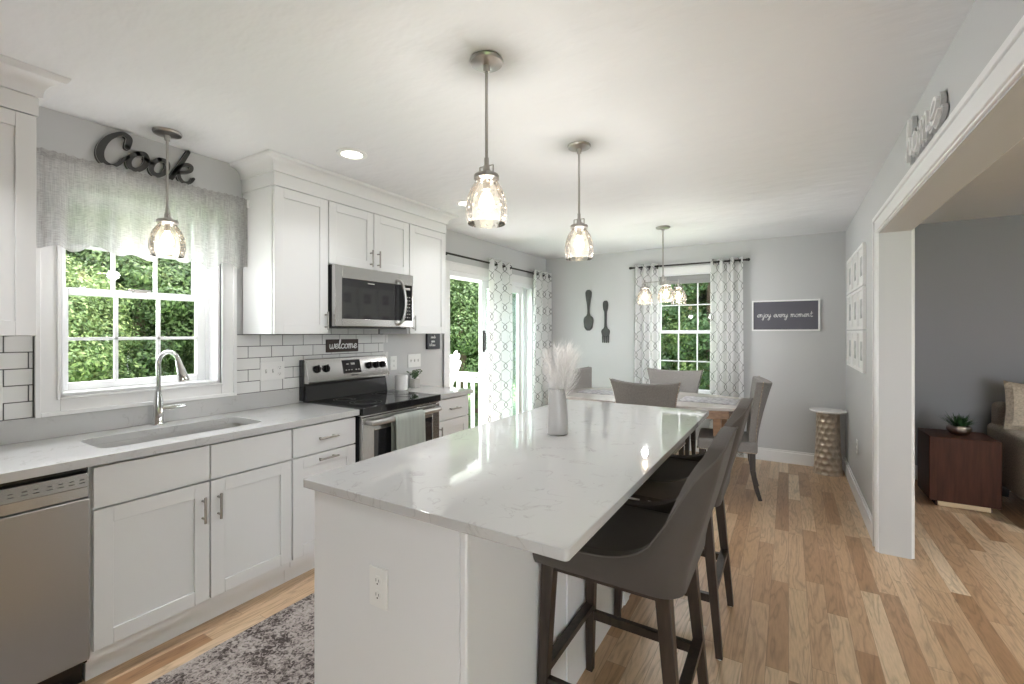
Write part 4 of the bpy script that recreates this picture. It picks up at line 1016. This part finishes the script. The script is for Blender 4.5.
for k, (ax, ay, L) in enumerate([(-.075, .02, .165), (-.05, -.04, .175), (-.02, .02, .200), (.01, -.03, .19), (.035, .03, .205), (.06, -.02, .19), (.085, .02, .165), (-.01, .06, .18), (.045, .06, .19)]):
    base = Vector((-.936+ax*.15, 1.97+ay*.2, .99)); tip = Vector((-.936+ax, 1.97+ay, 1.125+L))
    mid = base.lerp(tip, .55)+Vector((-ax*.25, 0, .01)); sp = [base, mid, tip]
    def q(t): return base*(1-t)**2+mid*2*t*(1-t)+tip*t*t
    m = MB().tube([q(t/8) for t in range(9)], .0012, 5)
    st = m.build('stem', 'plume', pg)
    m = MB()
    for i in range(260):
        t = .30+.70*(i/260); p0 = q(t); ta = (q(min(1, t+.02))-q(t-.02)).normalized()
        rv = Vector((r_.gauss(0, 1), r_.gauss(0, 1), r_.gauss(0, .3))); rv = (rv-ta*rv.dot(ta)).normalized()
        ln = .105*(1.1-t*.62)*r_.uniform(.7, 1.2); w_ = .00045
        e1 = p0+ta*ln*.42+rv*ln*.40; e2 = p0+ta*ln*.98+rv*ln*.62+Vector((0, 0, -.006))
        s_ = ta.cross(rv)*w_
        a, b, c, d_, e, f = [m.b.verts.new(x) for x in (p0-s_, p0+s_, e1+s_, e1-s_, e2+s_*.3, e2-s_*.3)]
        m.b.faces.new((a, b, c, d_)); m.b.faces.new((d_, c, e, f))
    m.build('plume', 'plume', pg, smooth_=False)

# ------------------------------------------------------------ bar stools (front faces -X in local space)
def make_stool(label):
    r = thing('bar_stool', label, 'bar stool', (0, 0, 0), 'upholstered stools at the island')
    # shell: wings that sweep up into the back
    HX0, HX1, HY, CR = -.235, .225, .255, .075
    path = [(HX0, -HY)]; 
    n1 = 16
    for k in range(1, n1+1): path.append((HX0+(HX1-CR-HX0)*k/n1, -HY))
    for k in range(1, 9): a = -90+90*k/8; path.append((HX1-CR+CR*math.cos(R(a)), -HY+CR+CR*math.sin(R(a))))
    for k in range(1, 9): path.append((HX1, -HY+CR+(2*HY-2*CR)*k/8))
    for k in range(1, 9): a = 90*k/8; path.append((HX1-CR+CR*math.cos(R(a)), HY-CR+CR*math.sin(R(a))))
    for k in range(1, n1+1): path.append((HX1-CR-(HX1-CR-HX0)*k/n1, HY))
    N = len(path)
    def ztop(x, y):
        t = (x-HX0)/(HX1-HX0)
        tab = ((0, .722), (.48, .728), (.68, .752), (.80, .80), (.87, .89), (.93, .99), (1.0, 1.062))
        for (a_, za), (b_, zb) in zip(tab, tab[1:]):
            if t <= b_+1e-6: break
        q_ = max(0, min(1, (t-a_)/(b_-a_))); i_ = tab.index((a_, za)); zp = tab[max(i_-1, 0)]; zn = tab[min(i_+2, 6)]
        m0 = (zb-zp[1])/(b_-zp[0])*(b_-a_); m1 = (zn[1]-za)/(zn[0]-a_)*(b_-a_)
        z = (2*q_**3-3*q_**2+1)*za+(q_**3-2*q_**2+q_)*m0+(-2*q_**3+3*q_**2)*zb+(q_**3-q_**2)*m1
        if t > .995: z += .028*(1-(abs(y)/HY)**2)
        return z
    ZB = .645; nv = 12; TH = .048
    def pos(i, v, side):
        x, y = path[i]; xp, yp = path[max(i-1, 0)]; xn, yn = path[min(i+1, N-1)]
        tx, ty = xn-xp, yn-yp; l_ = math.hypot(tx, ty); nx, ny = ty/l_, -tx/l_
        zt = ztop(x, y); z = ZB+(zt-ZB)*v
        rear = max(0, min(1, (x-.0)/HX1)); lean = .105*max(0, (z-.70)/.38)**1.15*rear
        bulge = .012*math.sin(PI*min(1, v))
        th = TH*(.9 if v > .93 else 1)
        o = bulge if side == 0 else -th+bulge*.4
        ys = 1 - .05*(1-v) if True else 1
        pinch = 1-.10*rear*max(0, (z-.85)/.25)
        return Vector((x+lean+nx*o, (y*ys+ny*o)*pinch, z))
    m = MB(); out = [[m.b.verts.new(pos(i, j/(nv-1), 0)) for j in range(nv)] for i in range(N)]; inn = [[m.b.verts.new(pos(i, j/(nv-1), 1)) for j in range(nv)] for i in range(N)]
    for i in range(N-1):
        for j in range(nv-1):
            m.b.faces.new((out[i][j], out[i+1][j], out[i+1][j+1], out[i][j+1])); m.b.faces.new((inn[i+1][j], inn[i][j], inn[i][j+1], inn[i+1][j+1]))
        m.b.faces.new((out[i][-1], out[i+1][-1], inn[i+1][-1], inn[i][-1])); m.b.faces.new((out[i+1][0], out[i][0], inn[i][0], inn[i+1][0]))
    for i in (0, N-1):
        for j in range(nv-1): m.b.faces.new((out[i][j], out[i][j+1], inn[i][j+1], inn[i][j]))
    m.build('shell', 'velvet', r, bevel=.010, seg=3, ang=60)
    m = MB().tube([pos(i, 1, 0)*1.0+Vector((0, 0, .0005)) for i in range(1, N-1)], .0032, 6); m.build('piping', 'pipe', r)
    m = MB()
    def top(u, v):
        x = HX0-.005+(.40)*u; y = -HY+.035+(2*HY-.07)*v
        return (x, y, .720+.020*math.sin(PI*min(1, u*1.05))**.5*math.sin(PI*v)**.5 if 0 < u < 1 and 0 < v < 1 else .716)
    m.box(HX0+.0, .17, -HY+.038, HY-.038, .650, .722)
    s = m.build('seat', 'velvet', r, bevel=.022, seg=4)
    MB().box(HX0+.02, .17, -HY+.05, HY-.05, .615, .645).build('seat_frame', 'legwood', r)
    for sx, tx in ((-1, -.205), (1, .165)):
        for sy in (-1, 1):
            foot = (-.225 if sx < 0 else .225, sy*.222)
            m = MB().beam((tx, sy*.190, .645), (foot[0], foot[1], .004), .044, .028)
            lg = m.build('leg', 'legwood', r, bevel=.002)
            MB().cyl((foot[0], foot[1], 0), (foot[0], foot[1], .005), .010, seg=10).build('glide', 'plate', lg)
    def at(sx, sy, z):
        t = 1-z/.645; tx = -.205 if sx < 0 else .165; fx_ = -.225 if sx < 0 else .225
        return Vector((tx+(fx_-tx)*t, sy*(.190+.032*t), z))
    for sy in (-1, 1): MB().beam(at(-1, sy, .245), at(1, sy, .245), .020, .020, .034, .034).build('stretcher', 'legwood', r)
    MB().beam(at(-1, -1, .285), at(-1, 1, .285), .034, .034, .022, .022).build('footrest', 'legwood', r)
    MB().beam(at(1, -1, .285), at(1, 1, .285), .034, .034, .022, .022).build('stretcher', 'legwood', r)
    return r
st = make_stool('nearest brown upholstered stool at the island')
st2 = dup(st); st2['label'] = 'second brown upholstered stool, between the near stool and the dining chairs'
st.location = (-.478, 1.560, 0); st2.location = (-.478, 2.352, 0)

# ------------------------------------------------------------ dining set
TX0, TX1, TYc, TZ = -2.06, -.34, 4.63, .76
tb = thing('dining_table', 'wooden dining table with pale top and shaped edge behind the island', 'table', ((TX0+TX1)/2, TYc, 0))
def boat(x0, x1, yc, h0, h1, n=18, r=.04):
    top_, bot = [], []
    for k in range(n+1):
        t = -1+2*k/n; x = (x0+x1)/2+(x1-x0)/2*t
        h = h0+(h1-h0)*(1-abs(t)**2.2)
        bot.append((x, yc-h)); top_.append((x, yc+h))
    return bot+top_[::-1]
MB().prism(boat(TX0, TX1, TYc, .36, .52), TZ-.028, TZ, lambda u, v, d: Vector((u, v, d))).build('tabletop', 'tabletop', tb, bevel=.004)
MB().prism(boat(TX0+.10, TX1-.10, TYc, .28, .43), TZ-.115, TZ-.0285, lambda u, v, d: Vector((u, v, d))).build('apron', 'tablewood', tb, bevel=.003)
for x in (TX0+.16, TX1-.20):
    for y in (TYc-.24, TYc+.24): MB().beam((x, y, TZ-.10), (x, y, 0), .065, .045).build('leg', 'tablewood', tb, bevel=.003)
def placemat(x0, x1, y0, y1, label):
    o = MB().box(x0, x1, y0, y1, TZ+.0005, TZ+.005).build('placemat', 'photo2', bevel=.001); tag(o, label, 'placemat', 'grey patterned placemats'); return o
placemat(-1.93, -1.46, 4.50, 4.80, 'grey patterned placemat at the left end of the dining table')
placemat(-.88, -.40, 4.44, 4.80, 'grey patterned placemat at the right end of the dining table')

def make_chair(label):
    """front faces -Y"""
    r = thing('dining_chair', label, 'dining chair', (0, 0, 0), 'chairs at the dining table')
    MB().box(-.245, .245, -.26, .205, .385, .485).build('seat', 'linen', r, bevel=.025, seg=4)
    # flared, slightly curved back
    def bp(u, v, side):
        s = u*2-1; z = .42+.575*v-.022*(1-s*s)*v*v; w = .222+.072*v**2.2
        y = .205+.125*v**1.3-.075*(s*s)*v - (0 if side else .068)
        return Vector((s*w, y+(.0 if side else .0), z))
    m = MB(); nu, nv = 17, 13
    A = [[m.b.verts.new(bp(i/(nu-1), j/(nv-1), 0)) for j in range(nv)] for i in range(nu)]; B = [[m.b.verts.new(bp(i/(nu-1), j/(nv-1), 1)) for j in range(nv)] for i in range(nu)]
    for i in range(nu-1):
        for j in range(nv-1): m.b.faces.new((A[i][j], A[i+1][j], A[i+1][j+1], A[i][j+1])); m.b.faces.new((B[i+1][j], B[i][j], B[i][j+1], B[i+1][j+1]))
        m.b.faces.new((A[i][-1], A[i+1][-1], B[i+1][-1], B[i][-1])); m.b.faces.new((A[i+1][0], A[i][0], B[i][0], B[i+1][0]))
    for i in (0, nu-1):
        for j in range(nv-1): m.b.faces.new((A[i][j], A[i][j+1], B[i][j+1], B[i][j]))
    m.build('backrest', 'linen', r, bevel=.010, seg=3, ang=60)
    m = MB()
    for k in range(16):
        m.ball((-.225+.45*k/15, -.2605, .397), .0055, seg=8)
    for sx in (-1, 1):
        for k in range(15): m.ball((sx*.2455, -.24+.43*k/14, .397), .0055, seg=8)
        for k in range(18):
            v_ = k/17; p = bp((sx+1)/2, v_, 1); q_ = bp((sx+1)/2, v_, 0); c_ = p.lerp(q_, .18); m.ball((c_.x+sx*.001, c_.y, c_.z), .0055, seg=8)
    m.tube([(-.2445, .19, .397), (-.2445, -.2595, .397), (.2445, -.2595, .397), (.2445, .19, .397)], .0028, 6)
    for sx in (-1, 1):
        m.tube([(sx*.2445, .19, .397)]+[tuple(bp((sx+1)/2, k/17, 1).lerp(bp((sx+1)/2, k/17, 0), .18)) for k in range(18)], .0028, 6)
    m.build('nailhead_trim', 'nail', r)
    for sx in (-1, 1):
        MB().beam((sx*.215, -.225, .39), (sx*.215, -.228, 0), .046, .028).build('leg', 'legwood', r, bevel=.002)
        m = MB(); ps = [(sx*.205, .165, .42), (sx*.205, .168, .25), (sx*.205, .195, .10), (sx*.205, .225, .0)]
        for a, b, w0, w1 in zip(ps, ps[1:], (.046, .042, .036), (.042, .036, .028)): m.beam(a, b, w0, w1)
        m.build('leg', 'legwood', r)
    return r
ch = make_chair('grey upholstered dining chair seen from behind, on the island side of the table')
def place(o, x, y, deg, label=None):
    o.location = (x, y, 0); o.rotation_euler = (0, 0, R(deg))
    if label: o['label'] = label
c2, c3, c4 = dup(ch), dup(ch), dup(ch)
place(ch, -1.045, 4.10, 180)
place(c2, -1.08, 5.02, 0, 'grey dining chair facing the camera in front of the window')
place(c3, -.445, 4.49, -84, 'grey dining chair at the right end of the table, its back toward the side table')
place(c4, -1.85, 4.74, 78, 'grey dining chair at the left end of the table beside the pampas')

# hammered pedestal side table
s = thing('side_table', 'round white-topped side table with hammered champagne pedestal in the corner', 'side table', (.335, 5.50, 0))
m = MB(); seg, rows = 96, 90; rings = []
for j in range(rows+1):
    t = j/rows; z = .003+.605*t; rb = .118-.026*t+.006*(2*t-1)**2; ring = []
    for k in range(seg):
        a = 2*PI*k/seg; cu = a/(2*PI)*12; cv = z/.058; row = math.floor(cv)
        du = ((cu+(row % 2)*.5) % 1)-.5; dv = (cv % 1)-.5
        dep = .011*max(0, 1-(du*du+dv*dv)*4.2) if 0 < j < rows else 0
        rr_ = rb-dep; ring.append(m.b.verts.new((.335+rr_*math.cos(a), 5.50+rr_*math.sin(a), z)))
    rings.append(ring)
for a, b in zip(rings, rings[1:]):
    for k in range(seg): m.b.faces.new((a[k], a[(k+1) % seg], b[(k+1) % seg], b[k]))
m.b.faces.new(rings[0][::-1]); m.b.faces.new(rings[-1]); m.build('pedestal', 'champ', s, ang=70)
MB().lathe([(.130, .609), (.150, .613), (.156, .622), (.154, .630), (.10, .631)], (.335, 5.50, 0), 48).build('tabletop', 'marble', s)

# ------------------------------------------------------------ living room
e = thing('end_table', 'espresso wood cube end table in the living room', 'end table', (1.185, 5.11, 0))
MB().box(.975, 1.395, 4.91, 5.31, .045, .56).build('body', 'endwood', e, bevel=.006)
MB().box(1.02, 1.35, 4.945, 5.28, 0, .045).build('plinth', 'endwood', e)
MB().box(1.03, 1.34, 4.930, 4.944, .004, .044).build('plinth_plate', 'brass', e, bevel=.001)
p = thing('potted_plant', 'spiky green plant in a hammered silver bowl on the end table', 'plant', (1.20, 5.12, .561))
MB().lathe([(.035, .5615), (.062, .575), (.078, .60), (.078, .618), (.066, .635), (.060, .632), (.064, .618)], (1.20, 5.12, 0), 32).build('bowl', 'silver', p)
m = MB(); r_ = random.Random(2)
for i in range(150):
    a = r_.uniform(0, 2*PI); el = r_.uniform(.35, 1.45); L = r_.uniform(.10, .16)*(.8 if el > 1.1 else 1); w_ = .0045
    c0 = Vector((1.20, 5.12, .622))+Vector((math.cos(a), math.sin(a), 0))*r_.uniform(.0, .035)
    dh = Vector((math.cos(a)*math.cos(el), math.sin(a)*math.cos(el), math.sin(el))); sd = Vector((-math.sin(a), math.cos(a), 0))
    p1 = c0+dh*L*.5; p2 = c0+dh*L*.95+Vector((0, 0, -.018*math.cos(el)))
    vs = [m.b.verts.new(x) for x in (c0-sd*w_*.6, c0+sd*w_*.6, p1+sd*w_, p1-sd*w_, p2)]
    m.b.faces.new(vs[:4]); m.b.faces.new((vs[3], vs[2], vs[4]))
m.build('leaves', 'leafd', p, smooth_=False)
s = thing('sofa', 'beige tweed sofa at the right edge in the living room', 'sofa', (2.5, 5.15, 0))
MB().box(1.50, 3.6, 4.60, 5.60, .13, .40).build('base', 'sofa', s, bevel=.03, seg=3)
MB().box(1.49, 1.72, 4.58, 5.62, .14, .615).build('arm', 'sofa', s, bevel=.045, seg=4)
MB().box(3.44, 3.66, 4.58, 5.62, .14, .615).build('arm', 'sofa', s, bevel=.045, seg=4)
MB().box(1.52, 3.6, 5.42, 5.64, .40, .80).build('backrest', 'sofa', s, bevel=.05, seg=4)
for k in range(2): MB().box(1.725+.86*k, 2.575+.86*k, 4.58, 5.42, .405, .56).build('seat_cushion', 'sofa', s, bevel=.04, seg=4)
for x in (1.58, 3.55):
    for y in (4.68, 5.52): MB().beam((x, y, .14), (x, y, 0), .06, .04).build('leg', 'legwood', s)
def pillow(label, c, size, rot):
    m = MB()
    def f(u, v, s_):
        a, b = u*2-1, v*2-1; th = ((1-a**4)*(1-b**4))**.5*size*.17
        pin = 1-.06*(1-abs(a))*abs(b) ; return Vector((a*size/2*(1-.07*(1-b*b)), s_*th, b*size/2*(1-.07*(1-a*a))))
    n = 14; Q = rot.to_matrix() if hasattr(rot, 'to_matrix') else rot
    for s_ in (-1, 1):
        g_ = [[m.b.verts.new(Vector(c)+Q @ f(i/(n-1), j/(n-1), s_)) for j in range(n)] for i in range(n)]
        for i in range(n-1):
            for j in range(n-1): m.b.faces.new((g_[i][j], g_[i+1][j], g_[i+1][j+1], g_[i][j+1]))
    bmesh.ops.remove_doubles(m.b, verts=m.b.verts, dist=1e-4)
    o = m.build('throw_pillow', 'pillow'); return tag(o, label, 'pillow')
from mathutils import Euler
pillow('cream woven pillow leaning on the sofa back, the farther one', (1.70, 5.30, .79), .40, Euler((R(-14), R(6), R(8))))
pillow('cream woven pillow at the right edge, in front of the other', (1.93, 5.12, .76), .40, Euler((R(-30), R(20), R(-12))))

# rug runner between counter and island
o = MB().prism([(-2.17, .15), (-1.50, .15), (-1.50, 2.30), (-2.17, 2.30)], .001, .010, lambda u, v, d: Vector((u, v, d))).build('rug', 'rug', bevel=.003)
tag(o, 'distressed grey runner rug between the counter and the island', 'rug')

# ------------------------------------------------------------ outdoors
GZ = -1.6
struct('added_eave', MB().box(XL-WT-.28, XL-WT, YN, YB+.5, CH-.02, CH+.2).box(XL-WT, 4.4, YB+.17, YB+.5, CH-.02, CH+.2), 'trim', smooth_=False)  # unseen eave, added to keep direct sun out of the windows
struct('ground', MB().box(-45, 30, YN-20, 45, GZ-.5, GZ), 'grass', smooth_=False)
dk = MB().box(-6.6, XL-WT-.01, 2.3, 5.15, -.24, -.12); tag(dk.build('deck', 'deck', smooth_=False), 'grey wooden deck outside the patio door', 'deck')
for x in (-6.4, -3.3):
    for y in (2.45, 5.0): pass
rl = thing('deck_railing', 'white baluster railing at the far side of the deck', 'railing', (-4.85, 5.05, -.12))
MB().box(-6.55, XL-WT-.02, 5.02, 5.09, .80, .85).build('top_rail', 'vinyl', rl, bevel=.004)
MB().box(-6.55, XL-WT-.02, 5.035, 5.075, .66+.06, .72+.06).box(-6.55, XL-WT-.02, 5.035, 5.075, -.04, .02).build('side_rail', 'vinyl', rl)
m0 = MB().box(-.018, .018, -.018, .018, 0, .70)
b0 = None
for k in range(27):
    x = -6.45+.125*k
    if b0 is None: b0 = MB().box(x-.018, x+.018, 5.037, 5.073, .02, .72).build('baluster', 'vinyl', rl); base_x = x; b0['kind'] = 'part'; del b0['kind']
    else: c_ = b0.copy(); C.objects.link(c_); c_.location = b0.location+Vector((x-base_x, 0, 0))
for x in (-6.55, -3.15): MB().box(x-.05, x+.05, 5.0, 5.10, -.12, .92).build('post', 'vinyl', rl, bevel=.003)
for x in (-6.3, -3.3):
    for y in (2.5, 4.9): pass
# adirondack chair on the deck, seen through the door
a = thing('adirondack_chair', 'white slatted deck chair seen through the patio door', 'outdoor chair', (-3.81, 4.38, -.12))
ox, oy, oz = -3.81, 4.38, -.12
def W3(x, y, z): return Vector((ox+x, oy+y, oz+z))
for k in range(5):
    u = (k-2)*.080; h = 1.30-.045*abs(k-2)**1.6
    m = MB().prism([(u-.034, .48), (u+.034, .48), (u+.036+.012*(k-2), h-.03), (u+.012*(k-2), h), (u-.036+.012*(k-2), h-.03)], 0, .02, lambda p_, q_, d_: W3(-.12-(q_-.45)*-.36+d_ if False else -.02+(q_-.45)*.40+d_, p_, q_))
    m.build('back_slat', 'vinyl', a, bevel=.003)
for k in range(4): MB().box(ox-.50+.115*k, ox-.40+.115*k, oy-.26, oy+.26, oz+.50-.0*k, oz+.52).build('seat_slat', 'vinyl', a, bevel=.003)
for sy in (-1, 1):
    MB().box(ox-.55, ox+.10, oy+sy*.30-.055, oy+sy*.30+.055, oz+.72, oz+.742).build('armrest', 'vinyl', a, bevel=.003)
    MB().beam(W3(-.45, sy*.27, .72), W3(-.50, sy*.27, 0), .07, .07, .03, .03).build('leg', 'vinyl', a)
    MB().beam(W3(-.10, sy*.27, .72), W3(.12, sy*.27, 0), .07, .07, .03, .03).build('leg', 'vinyl', a)
a.rotation_euler.z = R(8)
# bird bath outside the sink window
bx_, by_ = -5.30, 1.92
b = thing('bird_bath', 'white pedestal bowl outside the sink window', 'bird bath', (bx_, by_, GZ))
MB().lathe([(.20, GZ), (.20, GZ+.06), (.06, GZ+.15), (.05, .75), (.07, .86)], (bx_, by_, 0)).build('pedestal', 'vinyl', b)
MB().lathe([(.07, .86), (.10, .87), (.14, .93), (.135, .94), (.09, .90), (.02, .895)], (bx_, by_, 0)).build('bowl', 'vinyl', b)

# trees: crowns are many small leaves on clustered boughs
def crown_mesh(name, mat, seed, H_, Rr, n_cl, n_leaf, conifer=False):
    r_ = random.Random(seed); vs, fs = [], []
    for c in range(n_cl):
        if conifer:
            t = r_.random(); z = .3+t*(H_-.3); rad = Rr*(1-t*.92); a = r_.uniform(0, 2*PI); q = rad*r_.uniform(.55, 1); cc = Vector((q*math.cos(a), q*math.sin(a), z)); cr = .50*(1.1-t*.7)
        else:
            a = r_.uniform(0, 2*PI); e_ = math.asin(r_.uniform(-.85, 1)); q = r_.uniform(.65, 1)
            cc = Vector((Rr*q*math.cos(a)*math.cos(e_), Rr*q*math.sin(a)*math.cos(e_), H_*.52+H_*.46*q*math.sin(e_))); cr = r_.uniform(.35, .75)
        for k in range(n_leaf):
            d = Vector((r_.gauss(0, 1), r_.gauss(0, 1), r_.gauss(0, .62))); d = d.normalized()*cr*r_.uniform(.55, 1.05)
            p = cc+d; nrm = (d.normalized()+Vector((r_.uniform(-.6, .6), r_.uniform(-.6, .6), r_.uniform(-.1, .9)))).normalized()
            x = nrm.orthogonal().normalized(); an = r_.uniform(0, 2*PI); y = nrm.cross(x); x, y = x*math.cos(an)+y*math.sin(an), y*math.cos(an)-x*math.sin(an)
            s_ = r_.uniform(.032, .062); i0 = len(vs)
            vs += [p-x*s_*1.25, p+y*s_*.6, p+x*s_*1.25, p-y*s_*.6]; fs.append((i0, i0+1, i0+2, i0+3))
    me = bpy.data.meshes.new(name); me.from_pydata([tuple(v) for v in vs], [], fs); me.materials.append(M[mat]); return me
crowns = [crown_mesh('crown', 'leafA', 1, 7.5, 2.3, 170, 430), crown_mesh('crown', 'leafB', 2, 8.5, 2.6, 170, 430), crown_mesh('crown', 'leafB', 3, 9.0, 2.3, 210, 340, True)]
def tree(k, x, y, s, rot, label, cat, group):
    r = thing('pine_tree' if k == 2 else 'leafy_tree', label, cat, (x, y, GZ), group)
    t = MB(); t.tube([(x, y, GZ-.1), (x+.05, y, GZ+2.5), (x, y+.05, GZ+5.5)], [.20, .14, .05], 10).build('trunk', 'bark', r)
    o = bpy.data.objects.new('crown', crowns[k]); C.objects.link(o); o.parent = r; o.scale = (s, s, s); o.rotation_euler = (0, 0, rot)
    return r
r_ = random.Random(21)
def row(pts, win, g):
    for k, x, y, s in pts:
        tree(k, x, y, s, r_.uniform(0, 6.28), '%s %s' % (['bright leafy tree', 'deep green leafy tree', 'tall dark green conifer'][k], win), 'tree', '%s %s' % (['leafy trees', 'deep green trees', 'conifers'][k], g))
row([(0, -11.0, 2.3, .62), (0, -12.6, 4.4, .80), (0, -10.6, 6.6, .72), (1, -14.5, 1.2, 1.0), (1, -15.5, 6.2, 1.1), (0, -15, 3.2, .95), (2, -16.5, 9.5, 1.15), (1, -12.8, -.4, .9), (1, -20, 2, 1.3), (1, -20, 7.0, 1.3)], 'seen through the sink window', 'beyond the sink window')
row([(0, -7.9, 10.2, .72), (0, -10.4, 11.0, .82), (1, -10.0, 14.0, 1.0), (2, -13.0, 14.0, 1.15), (1, -14.5, 11.5, 1.1), (0, -6.6, 12.6, .9), (1, -8.2, 16.5, 1.2)], 'seen through the patio door', 'beyond the patio door')
row([(0, -3.6, 13.0, .72), (1, -1.9, 13.8, .95), (1, -4.9, 15.6, 1.1), (2, -.6, 16.0, 1.1), (0, -3.0, 17.5, 1.1), (1, .8, 14.5, .9), (1, -2.5, 20.5, 1.35)], 'seen through the dining window', 'beyond the dining window')
